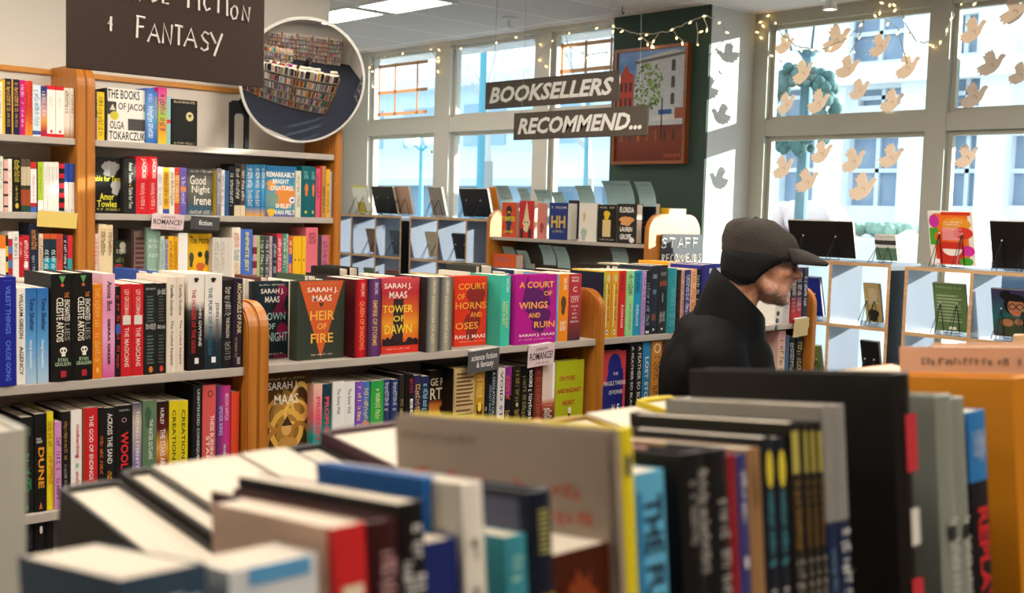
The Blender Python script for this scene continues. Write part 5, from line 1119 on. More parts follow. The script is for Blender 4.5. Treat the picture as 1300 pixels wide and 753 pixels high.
pp([(.62, .42), (.8, .42), (.8, .46), (.62, .46)], '2a5a9a', 3); pp([(.84, .38), (.97, .38), (.97, .47), (.84, .47)], '9a5038', 3)
pp([(.5, .37), (.97, .37), (.97, .41), (.5, .41)], 'c8c8c8', 2)
rnd = random.Random(4); bm = bmesh.new()
for k in range(150):
    a, r_ = rnd.uniform(0, 2*PI), math.sqrt(rnd.random()); x, z = (.47+.2*r_*math.cos(a))*W_, (.655+.21*r_*math.sin(a))*H_; s = rnd.uniform(.006, .014)
    prism([(x-s, z), (x, z-s*.7), (x+s, z), (x, z+s*.9)], .0005-rnd.uniform(0, .0015), .004, 1, bm, rnd.choice((0, 0, 1, 2)))
obj('painted_leaves', bm, [mat('6f8f3c', .7), mat('8fae54', .7), mat('4a6a30', .7)], root)
pp([(.45, .24), (.48, .24), (.475, .5), (.455, .5)], '3a2a22', 4); pp([(.66, .2), (.675, .2), (.675, .56), (.66, .56)], '3a3030', 3)
rnd = random.Random(8)
for k in range(7): x = .1+k*.12; pp([(x, .2), (x+.03, .2), (x+.025, .29), (x+.005, .29)], rnd.choice(('4a2a22', '8a5a3a', '3a3a48', 'a86a3a')), 2)
put_text(root, '~sig', 'c8663a', frame((W_*.72, .0005, H_*.06), (W_*.22, 0, 0), (0, 0, H_*.025)))

# ------------------------------------------------------------------ dome mirror
cM = PY(388, 106, 4.80)
ax = Vector((-.30, -.88, -.30)).normalized()
root = empty('dome_mirror', cM, 0, 'round convex security mirror at the right end of the wall bookcase', 'mirror')
Rr = .305; ha = math.radians(17); Rs = Rr/math.sin(ha)
q = ax.to_track_quat('Z', 'Y').to_matrix().to_4x4()
prof = [(Rs*math.sin(ha*(1-k/40)), Rs*(math.cos(ha*(1-k/40))-math.cos(ha))) for k in range(40)] + [(.0005, Rs*(1-math.cos(ha)))]
bm = lathe(prof, 96); bmesh.ops.transform(bm, matrix=Matrix.Translation(ax*-.05) @ q, verts=bm.verts[:])
obj('dome', bm, mat('f2f2f4', .015, 1), root, smooth=True)
bm = lathe([(Rr-.02, -.012), (Rr+.001, -.012), (Rr+.004, -.004), (Rr+.002, .002), (Rr-.002, .003)], 96); bmesh.ops.transform(bm, matrix=Matrix.Translation(ax*-.05) @ q, verts=bm.verts[:])
obj('rim', bm, mat('e6e4de', .4), root, smooth=True)
bkz = ZW[0]-cM.z
bm = bmesh.new()
YK = 5.0
a = PY(291, 188, YK).x-cM.x; b_ = PY(315, 188, YK).x-cM.x; zt_ = PY(302, 128, YK).z-cM.z; yk = YK-cM.y
obj('bracket', prism([(a, bkz+.0004), (a+.022, bkz+.0004), (a+.022, zt_-.075), (a+.032, zt_-.06), (b_-.032, zt_-.06), (b_-.022, zt_-.075), (b_-.022, bkz+.0004), (b_, bkz+.0004), (b_, zt_-.012), (b_-.02, zt_), (a+.02, zt_), (a, zt_-.012)], yk-.008, yk+.008, 1), BLACKM(), root)
e_ = -ax*.075
obj('backing', tube([-ax*.04, -ax*.07], [.2, .12], seg=24), mat('e6e4de', .5), root)
obj('bracket_arm', tube([((a+b_)/2, yk, zt_-.02), ((a+b_)/2+.03, yk-.01, zt_+.05), e_], [.014, .012, .012], seg=8), BLACKM(), root)

# ------------------------------------------------------------------ display books and wire stands on and in the cubbies
def stand(loc, rz, w_, h_, label):
    root = empty('wire_stand', loc, rz, label, 'book stand', 'wire book stands'); WM = mat('1b1b1c', .35, .6)
    for s in (.25, .75):
        x = w_*s
        obj('wire_leg', tube([(x, .035, .004), (x, -.002, .004), (x, -.05, h_*.62), (x-.012, -.115, .004), (x+.012, -.115, .004), (x, -.05, h_*.62)], .0022, seg=5), WM, root)
        obj('wire_tip', lathe([(.002, -.005), (.005, 0), (.002, .005)], 8, c=(x, -.05, h_*.62)), mat('b8b8b8', .3), root)
    obj('wire_ledge', tube([(w_*.25, -.002, .004), (w_*.75, -.002, .004)], .0022, seg=5), WM, root)
SW = []
def display(x0, x1, yt, X, z, spec, label, texts=(), thick=.02, st=True, hh=None):
    p = PX(x0, yt+30, X); q = PX(x1, yt+30, X); tilt = .27; h = ((PX((x0+x1)/2, yt, X-.05).z-z)/math.cos(tilt)) if hh is None else hh
    w_ = p.y-q.y
    make_book((X, p.y, z+.012), -PI/2, w_, thick, h, 'F', spec, list(texts), label, 'books displayed towards the windows', tilt=tilt)
    if st: stand((X, p.y, z+.0005), -PI/2, w_, h, 'wire stand holding the '+label)
display(453, 471, 238, XCL+.14, ZCL, 'Z:e0d040@0,ece8dc@.06,e0d040@.94', 'white book with yellow border, leftmost under the window', ['#rect,c8a83a,.6,.95,.2,.7'])
display(478, 505, 239, XCL+.16, ZCL, '1c1a19', 'wide black book back, first from left under the windows')
display(506, 525, 239, XCL+.2, ZCL, 'b8937c', 'pinkish tan book beside the left black one')
display(550, 567, 240, XCL+.16, ZCL, '8a8178', 'grey book with white edge under the window post')
display(589, 625, 242, XCL+.16, ZCL, '1f1b22', 'large black book back left of the orange book')
display(628, 636, 240, XCL+.27, ZCL, 'e8892a', 'orange book next to the staff picks case', st=False)
display(1006, 1088, 277, XCR+.12, ZCA, '171514', 'wide black book back above the cubbies, right of the cap', hh=.2)
display(1113, 1140, 294, XCR+.12, ZCA, 'Z:5f7d64@0,d0d0c8@.5,3a3a38@.62,c8c8c4@.8', 'small book with green cover and crowd picture on the cubby', ['~dd1,e8e8e0,.1,.2'], hh=.135)
b_ = ['#rect,e8731e,.03,.98,.12,.88', '#rect,d0331e,.0,.06,.3,.95', '#oval,c8349a,.05,.3,.02,.25', '#rect,4aa02a,.3,.62,.02,.22', '#oval,e89a2a,.1,.35,.3,.95', '#oval,d83a2a,.28,.5,.55,.98', '#oval,d8309a,.62,.82,.7,1', '#oval,e06020,.36,.58,.12,.45', '#rect,d03020,.6,.98,.15,.75', '#oval,f0e6dc,.58,.82,.28,.72', '#rect,d03020,.56,.69,.25,.75', '#oval,4aa02a,.84,1,.65,.95', '#rect,f4f2ee,.89,.97,.04,.2', '~dd2,f4ece0,.17,.2,.3,.75,u', '~dd3,f4ece0,.22,.25,.35,.7', '#lines,f0b0c8,.28,.52,.3,.75']
display(1185, 1242, 263, XCR+.12, ZCB, 'e9e2d8', 'bright orange picture book with coloured circles, above the cubbies', b_, hh=.27)
display(1262, 1325, 283, XCR+.12, ZCB, '181514', 'black book back at the far right above the cubbies', hh=.23)
zc = lambda zt, r: zt-.325*r
display(1024, 1046, 356, XCR+.16, zc(ZCA, 1), '1f2f8e', 'dark blue book in the cubby beside the wooden post', thick=.025)
display(1101, 1121, 364, XCR+.13, zc(ZCA, 1), 'b9a468', 'tan book on a stand inside the cubby below the small one', ['#blob,2a2418,.6,1,.1,.9', '#lines,d8d0b8,.1,.5,.3,.9'])
display(1190, 1231, 359, XCR+.12, zc(ZCB, 1), '64804c', 'olive green book back on a stand in the right cubby', ['#lines,a8b890,.2,.8,.1,.9', '~dd4,a8b890,.05,.1,.1,.9', '#rect,ece8dc,.9,.96,.4,.65'], hh=.245)
display(1264, 1318, 358, XCR+.14, zc(ZCB, 1), 'z:4a3a2a@0,2a6a6a@.4,4a3a6a@1', 'book with a portrait of a girl in glasses, right edge cubby',
        ['#blob,3f4a2c,.5,1,.05,.95', '#oval,1a1416,.08,.55,.28,.85', '#oval,1a1416,.02,.22,.2,.5', '#oval,c08058,.16,.55,.38,.78', '#rect,1a1416,.14,.24,.38,.78', '#ring,1a1416,.28,.42,.4,.58', '#ring,1a1416,.28,.42,.58,.76', '#oval,d8684a,.45,.5,.5,.66', '#oval,b87850,.62,.78,.2,.5', '#oval,b87850,.6,.74,.52,.72'], hh=.235)
display(1034, 1045, 443, XCR+.14, zc(ZCA, 2), '6c7a34', 'olive book low behind the wooden post')
display(1098, 1121, 437, XCR+.13, zc(ZCA, 2), '191817', 'black book in the lower cubby beside the dark gap')
display(1186, 1232, 437, XCR+.12, zc(ZCB, 2), '1e1c1c', 'black book in the lower right cubby', hh=.25)
CC = ['8a6a5a', '4a5a6a', 'c8b89a', '2a2a30', '6a7a5a', 'a04a3a', 'b8a0a8', '3a4a6a']
for k, (a, c, r_) in enumerate(((470, 475, 1), (500, 506, 1), (545, 553, 1), (579, 589, 1), (467, 473, 2), (496, 503, 2), (540, 549, 2), (574, 585, 2))):
    display(a, c+12, 293 if r_ == 1 else 345, XCL+.13, zc(ZCL, r_), CC[k], '%s book, %s in %s row of left cubbies' % (cname(CC[k]), ORD[k % 4], 'upper' if r_ == 1 else 'second'), hh=.2)
# ------------------------------------------------------------------ paper birds on the right windows
BIRD = [(1, .70), (.90, .78), (.80, .74), (.70, .60), (.66, .64), (.64, .82), (.55, 1.0), (.50, .92), (.42, .97), (.41, .88), (.31, .90), (.33, .80), (.23, .78), (.30, .66), (.33, .52),
        (.16, .46), (0, .38), (.08, .32), (.02, .22), (.13, .21), (.11, .09), (.22, .13), (.30, .06), (.42, .09), (.60, .16), (.76, .32), (.88, .56)]
def bird(px, py, wpx, rot, label):
    X = XR+.03; c = PX(px, py, X); wv = (PX(px-wpx/2, py, X)-PX(px+wpx/2, py, X)).length
    o = obj('paper_bird', prism([((p[0]-.5)*wv, (p[1]-.5)*wv*.92) for p in BIRD], -.0008, .0008, 1), paper_mat('ecd8c6', .3))
    o.location = c; o.rotation_euler = (0, rot, -PI/2+random.uniform(-.15, .15)); tag(o, label, 'paper bird', 'paper birds on the right windows')
    l = obj('wing_slit', tube([((.52+.06*math.cos(a)-.5)*wv, -.001, (.4+.09*math.sin(a)-.5)*wv*.92) for a in (-.6, 0, .6, 1.2, 1.9, 2.5, 3.1)], .0012, seg=4), mat('8a7458', .9), o)
UP, LO = 'upper pane beside the white pillar', 'lower pane beside the white pillar'
for k, (x, y, w_, r, lab) in enumerate((
    (996, 56, 27, .1, 'paper bird in the top left corner of the '+UP), (1061.5, 49, 37, -.1, 'paper bird with pointed beak, just right of the lantern, upper pane'), (1117, 57, 31, -.2, 'plump paper bird near the top middle of the upper pane'),
    (1019, 91, 31, -.15, 'paper bird in front of the green wreath, upper pane'), (1076, 85, 31, 0, 'paper bird at the centre of the '+UP), (1152, 84, 35, -.1, 'paper bird at the right edge of the '+UP),
    (998, 131, 27, -.2, 'paper bird at the bottom left of the '+UP), (1039, 129, 32, 0, 'second paper bird from left, bottom row, upper pane'), (1091, 113, 28, -.15, 'paper bird over the dark window, lower middle of the upper pane'), (1132, 128, 33, 0, 'paper bird at the bottom right of the '+UP),
    (1235, 38, 37, -.1, 'paper bird near the left edge of the rightmost upper pane'), (1288, 12, 42, -.15, 'paper bird in the top right corner of the photo'), (1258, 80, 37, -.1, 'paper bird at the middle of the rightmost upper pane'), (1295, 93, 34, 0, 'paper bird cut by the right photo edge, upper pane'), (1236, 121, 37, -.15, 'paper bird low in the rightmost upper pane'),
    (994, 212, 29, -.2, 'leftmost paper bird of the '+LO), (1043, 193, 31, -.05, 'paper bird at the top edge of the lower pane, left half'), (1024, 229, 31, -.15, 'lowest paper bird in the left half of the lower pane'), (1083, 203, 33, -.2, 'paper bird before the dark window, middle of the lower pane'), (1131, 198, 34, -.05, 'paper bird at the top right of the '+LO), (1095, 237, 39, -.05, 'lowest paper bird in the middle of the lower pane'),
    (1227, 198, 34, -.2, 'lone paper bird in the rightmost lower pane'))):
    bird(x, y, w_, r, lab)
# paper window frames taped to the left windows
def tape(x0, x1, y0, y1, hs, vs_, label):
    X = XL+.035; c = PX((x0+x1)/2, (y0+y1)/2, X); W2 = (PX(x0, y0, X).y-PX(x1, y0, X).y)/2; H2 = (PX(x0, y0, X).z-PX(x0, y1, X).z)/2; bm = bmesh.new()
    for f in hs: z = H2-2*H2*f; box(bm, -W2, W2, -.001, .0, z-.014, z+.014)
    for f in vs_: x = -W2+2*W2*f; box(bm, x-.012, x+.012, -.0015, .0005, -H2, H2)
    o = obj('paper_window_frame', bm, paper_mat('dcb898', .6)); o.location = c; o.rotation_euler = (0, 0, -PI/2); tag(o, label, 'paper decoration', 'paper decorations on the left windows')
tape(479, 542, 80, 145, (.04, .55, .97), (.03, .36, .8), 'brown paper window frame on the leftmost upper pane')
tape(710, 777, 52, 118, (.06, .55, .97), (.04, .5, .97), 'brown paper window frame on the upper pane beside the green pillar')
for k, (x, y) in enumerate(((548, 193), (569, 215), (547, 254), (466, 214))):
    X = XL+.03; c = PX(x, y, X); o = obj('paper_dot', prism([(.014*math.cos(a*PI/6), .014*math.sin(a*PI/6)) for a in range(12)], -.001, .001, 0), mat('d8bf3a', .7)); o.location = c
    tag(o, ('topmost', 'second', 'lowest', 'leftmost')[k]+' small yellow paper dot on the left windows', 'paper dot', 'yellow paper dots on the left windows')
# ------------------------------------------------------------------ fairy lights
def lights(pts, plane, val, label, n, drops=(), seed=1, wire='cfcac0'):
    rnd = random.Random(seed); F = {'X': PX, 'Y': PY}[plane]
    P = [F(x, y, val) for x, y in pts]; c = P[0].copy(); root = empty('fairy_lights', c, 0, label, 'fairy lights', 'fairy light strings'); Q = [p-c for p in P]; pts2 = []
    for a, b in zip(Q, Q[1:]):
        for k in range(6):
            t = k/6; pts2.append(a.lerp(b, t)+Vector((rnd.uniform(-.006, .006), rnd.uniform(-.006, .006), -.03*math.sin(PI*t)*(b-a).length+rnd.uniform(-.006, .006))))
    pts2.append(Q[-1]); bm = tube(pts2, .0035, seg=5); bulbs = []
    for a in drops:
        d = [F(x, y, val)-c for x, y in a]; tube(d, .003, bm, 5); bulbs += d[1:]
    obj('wire', bm, mat(wire, .6), root)
    bulbs += [pts2[int(k*(len(pts2)-1)/max(1, n-1))] for k in range(n)]
    for b in bulbs:
        bm = bmesh.new(); d = Vector((rnd.uniform(-1, 1), rnd.uniform(-1, 1), rnd.uniform(-1.2, .4))).normalized()
        tube([b, b+d*.014], .006, bm, 6); obj('socket', bm, mat('e8e4d8', .5), root)
        o = obj('bulb', tube([b+d*.012, b+d*.024, b+d*.034], [.005, .006, .002], seg=6), mat('ffd98a', .4, emit=3.5), root)
lights(((779, 35), (790, 36), (812, 43), (838, 42), (862, 34), (880, 25), (893, 20), (908, 22), (917, 30), (920, 40)), 'X', XL-.1, 'string of warm fairy lights draped over the green pillar panel', 8,
       (((812, 43), (816, 48), (822, 53), (828, 55)), ((836, 43), (831, 50), (827, 56)), ((856, 40), (859, 46), (866, 51)), ((884, 28), (886, 42), (885, 54)), ((893, 22), (898, 34))), 2)
lights(((958, 40), (962, 30), (970, 20), (984, 27), (992, 42), (1010, 58), (1026, 62), (1045, 62), (1062, 55), (1082, 44), (1097, 26), (1110, 14), (1124, 5), (1140, 8), (1146, 20), (1152, 34), (1164, 52), (1176, 54), (1190, 54), (1200, 46), (1206, 28), (1212, 14), (1226, 6), (1240, 2)), 'X', XR-.03,
       'string of fairy lights across the top of the right windows', 22, (((970, 20), (966, 30), (963, 45)), ((1124, 6), (1118, 12), (1130, 4), (1138, 9)), ((1146, 20), (1128, 26), (1142, 38)), ((1097, 26), (1092, 44), (1080, 66)), ((984, 27), (975, 70), (992, 77)), ((1190, 54), (1188, 58)), ((1140, 38), (1148, 68), (1152, 80))), 3, 'b8b2a8')
lights(((470, 84), (484, 72), (505, 66), (520, 64), (548, 61), (553, 72), (556, 86), (562, 62), (590, 60), (630, 56), (649, 46), (676, 47), (688, 62), (700, 50), (716, 40), (740, 38), (762, 34), (777, 31)), 'X', XL-.03,
       'string of fairy lights along the top of the left windows', 14, (((553, 72), (558, 80), (554, 88)), ((549, 62), (560, 66)), ((688, 62), (682, 74), (690, 82)), ((716, 40), (722, 60), (745, 70), (770, 66)), ((484, 72), (476, 92), (472, 108))), 4, 'd8d4cc')

# ------------------------------------------------------------------ books only seen in the dome mirror
def stuff_rows(name, x0, x1, y, facing, zs, label, seed, hmax=.22, depth=.14):
    rnd = random.Random(seed); pal = ['c8302c', '1c1c1e', 'e4ded2', '24408a', 'e0b030', '2a7a6a', 'd8d4cc', '7a2a5a', 'e07a2a', '3a3a40', '8ab0c8', '2a2a50', 'ece8e0', '4a7a3a']
    for z in zs:
        x = x0
        while x < x1-.03:
            t = rnd.uniform(.014, .034); h = rnd.uniform(.17, hmax); a, b = sorted((y, y-facing*depth))
            STUFF.append((x, x+t-.001, a, b, z, z+h, rnd.choice(pal), facing)); x += t
def build_stuff():
    bm = bmesh.new(); pal = ['d2c8b8']; rnd = random.Random(77)
    for *_, c, f in STUFF:
        if c not in pal: pal.append(c)
    for a, b, y0, y1, z0, z1, c, f in STUFF:
        i = pal.index(c); e = .0015
        if f > 0: box(bm, a, b, y1-e, y1, z0, z1, i); ya, yb = y0, y1-e
        else: box(bm, a, b, y0, y0+e, z0, z1, i); ya, yb = y0+e, y1
        box(bm, a, a+e, ya, yb, z0, z1, i); box(bm, b-e, b, ya, yb, z0, z1, i); box(bm, a+e, b-e, ya+.001, yb-.001, z0, z1-.002, 0)
        if rnd.random() < .7:
            yy = y1 if f > 0 else y0; q = sorted((yy, yy+f*.0006)); box(bm, a+(b-a)*.3, a+(b-a)*.6, q[0], q[1], z0+(z1-z0)*.2, z0+(z1-z0)*rnd.uniform(.5, .9), rnd.randrange(len(pal)))
    o = obj('books', bm, [mat(c, .55) for c in pal]); tag(o, 'remaining book rows: page tops behind the low shelves, and rows in the mirror', 'books', kind='stuff')
X0 = g1-1.19
for k, (a, b) in enumerate(((g1-1.19, g1-.034), (g1+.034, g2-.036), (g2+.008, g3-.034))):
    stuff_rows('books', a, b, YG+DG-.006, 1, [ZT-.28*j+.0005 for j in (1, 2, 3, 4)], 'rows of books on the aisle side of the %s low bookcase, seen in the mirror' % ('left', 'middle', 'right')[k], 20+k, .21)
stuff_rows('books', -.5, 1.9, YF+DF-.006, 1, [ZF-.28*j+.0005 for j in (1, 2, 3)], 'rows of books on the far side of the foreground bookcase, seen in the mirror', 30, .21)
stuff_rows('books', 1.06, 1.92, YF+.02, -1, [ZF+.002], '', 51, .19)
# tall cases along the far side of the shop, behind the camera
def rear_case(x0, x1, y, label, seed):
    root = empty('bookcase', ((x0+x1)/2, y, 0), PI, label, 'bookcase', 'tall bookcases behind the camera'); h = (x1-x0)/2
    for X0 in (-h, h-.035): end_panel(root, X0, X0+.035, -.012, .29, 2.1, both=False, r=.09)
    obj('back_panel', bx(-h+.035, h-.035, .275, .29, .05, 2.06), mat('d5cdc2', .6), root)
    for z in (.1, .42, .74, 1.06, 1.38, 1.7): obj('shelf', bx(-h+.035, h-.035, 0, .274, z-.028, z), LAM(), root)
    stuff_rows('books', x0+.04, x1-.04, y-.01, 1, [z+.0005 for z in (.1, .42, .74, 1.06, 1.38, 1.7)], 'book rows in the %s, seen only in the mirror' % label, seed, .25)
for k in range(5): rear_case(-1.2+k*1.3, .09+k*1.3, -2.6, '%s tall bookcase from the left behind the camera, seen only in the mirror' % ORD[k], 40+k)
build_stuff()

# ------------------------------------------------------------------ the man in the cap
def blob(items, voxel, m, name, parent, smooth=6, disp=None):
    """items: ('e', centre, radii, euler) ellipsoids and ('c', p, q, r0, r1) tapered limbs, fused into one continuous skin"""
    bm = bmesh.new()
    for it in items:
        if it[0] == 'e':
            c, r, e = it[1], it[2], (it[3] if len(it) > 3 else (0, 0, 0))
            M = Matrix.Translation(c) @ (Matrix.Rotation(e[2], 4, 'Z') @ Matrix.Rotation(e[1], 4, 'Y') @ Matrix.Rotation(e[0], 4, 'X')) @ Matrix.Diagonal((*r, 1))
            bmesh.ops.create_icosphere(bm, subdivisions=3, radius=1, matrix=M)
        else:
            p, q, r0, r1 = Vector(it[1]), Vector(it[2]), it[3], it[4]; d = (q-p)
            n = max(2, int(d.length/.02)); tube([p+d*(k/n) for k in range(n+1)], [r0+(r1-r0)*k/n for k in range(n+1)], bm, 14)
            for c, r in ((p, r0), (q, r1)): bmesh.ops.create_icosphere(bm, subdivisions=2, radius=r, matrix=Matrix.Translation(c))
    me = bpy.data.meshes.new('tmp'); bm.to_mesh(me); bm.free(); o = bpy.data.objects.new('tmp', me); COL.objects.link(o)
    md = o.modifiers.new('r', 'REMESH'); md.mode = 'VOXEL'; md.voxel_size = voxel
    sm = o.modifiers.new('s', 'SMOOTH'); sm.factor = .5; sm.iterations = smooth
    dg = bpy.context.evaluated_depsgraph_get(); dg.update(); me2 = bpy.data.meshes.new_from_object(o.evaluated_get(dg)); bpy.data.objects.remove(o); bpy.data.meshes.remove(me)
    me2.name = name; me2.materials.clear(); me2.materials.append(m)
    for p in me2.polygons: p.use_smooth = True
    return link(bpy.data.objects.new(name, me2), parent)
# local frame: +x the way he faces, +y his left, origin on the floor under his head
HX, HY = 2.838, 2.007
man = empty('person', (HX, HY, 0), math.radians(-45), 'man in black jacket and charcoal cap with ear flaps, browsing the low shelf', 'person')
def skin_mat():
    m = bpy.data.materials.new('skin'); m.use_nodes = True; nt = m.node_tree; b = nt.nodes['Principled BSDF']
    tc = nt.nodes.new('ShaderNodeTexCoord'); n = nt.nodes.new('ShaderNodeTexNoise'); n.inputs['Scale'].default_value = 45; n.inputs['Detail'].default_value = 6
    r = nt.nodes.new('ShaderNodeValToRGB'); r.color_ramp.elements[0].color = hexc('b9785c'); r.color_ramp.elements[1].color = hexc('dba68a'); r.color_ramp.elements[0].position = .3; r.color_ramp.elements[1].position = .7
    nt.links.new(tc.outputs['Object'], n.inputs[0]); nt.links.new(n.outputs[0], r.inputs[0]); nt.links.new(r.outputs[0], b.inputs['Base Color']); b.inputs['Roughness'].default_value = .5
    b.inputs['Subsurface Weight'].default_value = .08; b.inputs['Subsurface Radius'].default_value = (.01, .004, .002)
    return m
SK = skin_mat()
PT = .10                                        # the head tips forward
HC = Vector((0, 0, 1.466))
Rh = Matrix.Translation(HC) @ Matrix.Rotation(PT, 4, 'Y')
def hp(x, y, z): return Rh @ Vector((x, y, z))
def he(c, r, e=(0, 0, 0)): return ('e', hp(*c), r, (e[0], e[1]+PT, e[2]))
def hc(p, q, a, b): return ('c', hp(*p), hp(*q), a, b)
head = [he((-.005, 0, .03), (.096, .076, .085)), he((.03, 0, -.02), (.066, .064, .075)), he((.045, 0, -.068), (.05, .052, .052)), he((.076, 0, -.101), (.024, .027, .021)),       # skull, face, jaw, chin
        hc((.03, .045, -.07), (.07, .018, -.09), .022, .018), hc((.03, -.045, -.07), (.07, -.018, -.09), .022, .018), hc((-.015, .05, -.045), (.03, .047, -.075), .02, .02), hc((-.015, -.05, -.045), (.03, -.047, -.075), .02, .02),
        hc((.088, 0, .02), (.112, 0, -.02), .009, .0125), he((.117, 0, -.027), (.013, .012, .011)), he((.104, .012, -.03), (.011, .008, .008)), he((.104, -.012, -.03), (.011, .008, .008)),   # nose
        hc((.083, .012, .024), (.072, .045, .022), .010, .010), hc((.083, -.012, .024), (.072, -.045, .022), .010, .010),                                                              # brows
        he((.066, .038, -.018), (.024, .02, .02)), he((.066, -.038, -.018), (.024, .02, .02)),                                                                                       # cheeks
        he((.094, 0, -.050), (.012, .022, .0075)), he((.091, 0, -.063), (.012, .02, .008)), he((.086, 0, -.043), (.014, .022, .01)),                                                    # lips
        he((-.02, .078, -.01), (.018, .010, .032)), he((-.02, -.078, -.01), (.018, .010, .032)),                                                                                     # ears
        ('c', hp(-.03, 0, -.03), (-.085, 0, 1.30), .058, .064), ('c', (-.085, 0, 1.30), (-.11, 0, 1.22), .066, .08)]
torso = [('e', (-.13, 0, 1.12), (.11, .165, .15)), ('e', (-.12, 0, .92), (.11, .15, .17)), ('e', (-.10, 0, .80), (.115, .155, .12))]
sh = {s: Vector((-.13, s*.185, 1.19)) for s in (-1, 1)}
el = {s: Vector((-.10, s*.235, .90)) for s in (-1, 1)}
wr = {s: Vector((.12, s*.13, .84)) for s in (-1, 1)}
limbs = []
for s in (-1, 1):
    limbs += [('c', sh[s], el[s], .05, .04), ('c', el[s], wr[s], .038, .027), ('c', (-.1, s*.085, .80), (-.07, s*.09, .45), .08, .055), ('c', (-.07, s*.09, .45), (-.1, s*.09, .09), .052, .036), ('e', (-.04, s*.1, .045), (.12, .042, .04))]
    d = (wr[s]-el[s]).normalized(); up = Vector((0, 0, 1)); sd_ = d.cross(up).normalized()
    pc = wr[s]+d*.05; limbs += [('c', wr[s], wr[s]+d*.03, .026, .028), ('e', pc, (.045, .034, .018), (0, -math.asin(d.z), math.atan2(d.y, d.x)))]
    for k, (off, L) in enumerate(((-.027, .066), (-.009, .075), (.009, .07), (.027, .056))):
        a = pc+d*.035+sd_*off; b_ = a+d*L*.5+up*-.008; c_ = b_+d*L*.3+up*-.025
        limbs += [('c', a, b_, .0092, .0086), ('c', b_, c_, .0086, .0072)]
    a = pc-d*.02+sd_*(-.03*s*-1); b_ = a+sd_*(.022*s)+d*.035+up*-.01; limbs += [('c', a, b_, .011, .0095), ('c', b_, b_+d*.03+up*-.012, .0095, .008)]
body = blob(head+torso+limbs, .0048, SK, 'body', man, 4)
# jacket
JK = mat('08090c', .75, noise=.35, nscale=12, bump=.35, spec_l=.12)
jk = [('e', (-.15, 0, 1.12), (.14, .2, .17), (0, .2, 0)), ('e', (-.14, 0, .98), (.15, .2, .24)), ('e', (-.12, 0, .82), (.15, .2, .2)), ('e', (-.13, 0, 1.22), (.12, .165, .09), (0, .45, 0)), ('e', (-.05, 0, 1.12), (.11, .16, .16)),
      ('c', (-.11, 0, 1.20), (-.08, 0, 1.30), .13, .085)]
for s in (-1, 1):
    jk += [('c', sh[s]+Vector((0, -s*.02, -.005)), el[s], .088, .068), ('c', el[s], wr[s]-(wr[s]-el[s])*.12, .068, .05), ('c', (-.13, s*.05, 1.25), sh[s]+Vector((-.005, -s*.03, 0)), .085, .088)]
jacket = blob(jk, .011, JK, 'jacket', man, 16)
tx = bpy.data.textures.new('cloth_folds', 'CLOUDS'); tx.noise_scale = .2; tx.noise_depth = 3
md = jacket.modifiers.new('folds', 'DISPLACE'); md.texture = tx; md.strength = .03; md.mid_level = .5; md.texture_coords = 'LOCAL'
def ring(c, rx, ry, tilt, n=28, wob=0):
    return [Vector(c)+Matrix.Rotation(tilt, 3, 'Y') @ Vector((rx*math.cos(2*PI*k/n), ry*math.sin(2*PI*k/n), wob*math.sin(6*PI*k/n))) for k in range(n)]
col_ = loft([ring((-.09, 0, 1.21), .13, .14, .3), ring((-.08, 0, 1.27), .122, .122, .5), ring((-.068, 0, 1.325), .114, .106, .66), ring((-.06, 0, 1.372), .108, .098, .74), ring((-.061, 0, 1.378), .102, .092, .74), ring((-.066, 0, 1.35), .098, .09, .7), ring((-.075, 0, 1.29), .096, .088, .55)], cap=False)
obj('collar', col_, mat('0a0b0e', .75, noise=.2, nscale=20, bump=.2, spec_l=.12), jacket, smooth=True)
for k, z in enumerate((0, 1, 2)):
    o = obj('snap', lathe([(.001, .003), (.006, .003), (.0075, 0), (.006, -.001)], 10), mat('5a5c60', .25, .9), jacket); o.location = (.052-.004*z, -.03-.012*z, 1.318-.02*z); o.rotation_euler = (PI/2, 0, .9)
# trousers and shoes
TR = mat('2a3140', .8, noise=.2, nscale=60)
tr = [('e', (-.1, 0, .78), (.125, .165, .12))]
for s in (-1, 1): tr += [('c', (-.1, s*.085, .78), (-.07, s*.092, .45), .095, .072), ('c', (-.07, s*.092, .45), (-.1, s*.092, .08), .07, .06)]
blob(tr, .012, TR, 'trousers', man, 4)
for s in (-1, 1): blob([('e', (-.03, s*.1, .045), (.135, .05, .044)), ('e', (-.1, s*.095, .06), (.07, .045, .06)), ('c', (-.13, s*.1, .012), (.08, s*.1, .012), .03, .036)], .006, mat('1e1c1a', .5), 'shoe', man, 3)
# cap: crown, band with ear flap, brim
WOOL = mat('38332f', .95, noise=.45, nscale=260, bump=.5)
def cap_ring(z, rx, ry, cx, n=36, crease=0): return [hp(cx+rx*math.cos(2*PI*k/n)*(1+crease*math.sin(5*2*PI*k/n+z*60)), ry*math.sin(2*PI*k/n)*(1+crease*math.cos(4*2*PI*k/n)), z) for k in range(n)]
bm = loft([cap_ring(.014, .108, .088, -.004), cap_ring(.038, .113, .092, -.005, crease=.006), cap_ring(.064, .110, .091, -.010, crease=.014), cap_ring(.088, .099, .084, -.018, crease=.02), cap_ring(.107, .081, .07, -.026, crease=.024), cap_ring(.119, .056, .05, -.03, crease=.024), cap_ring(.125, .028, .025, -.032, crease=.02), cap_ring(.127, .004, .004, -.032)])
bmesh.ops.subdivide_edges(bm, edges=bm.edges[:], cuts=1, use_grid_fill=True, smooth=.6)
cap = obj('cap', bm, WOOL, man, smooth=True)
tc_ = bpy.data.textures.new('wool_creases', 'CLOUDS'); tc_.noise_scale = .05; md = cap.modifiers.new('creases', 'DISPLACE'); md.texture = tc_; md.strength = .014; md.mid_level = .5; md.texture_coords = 'LOCAL'
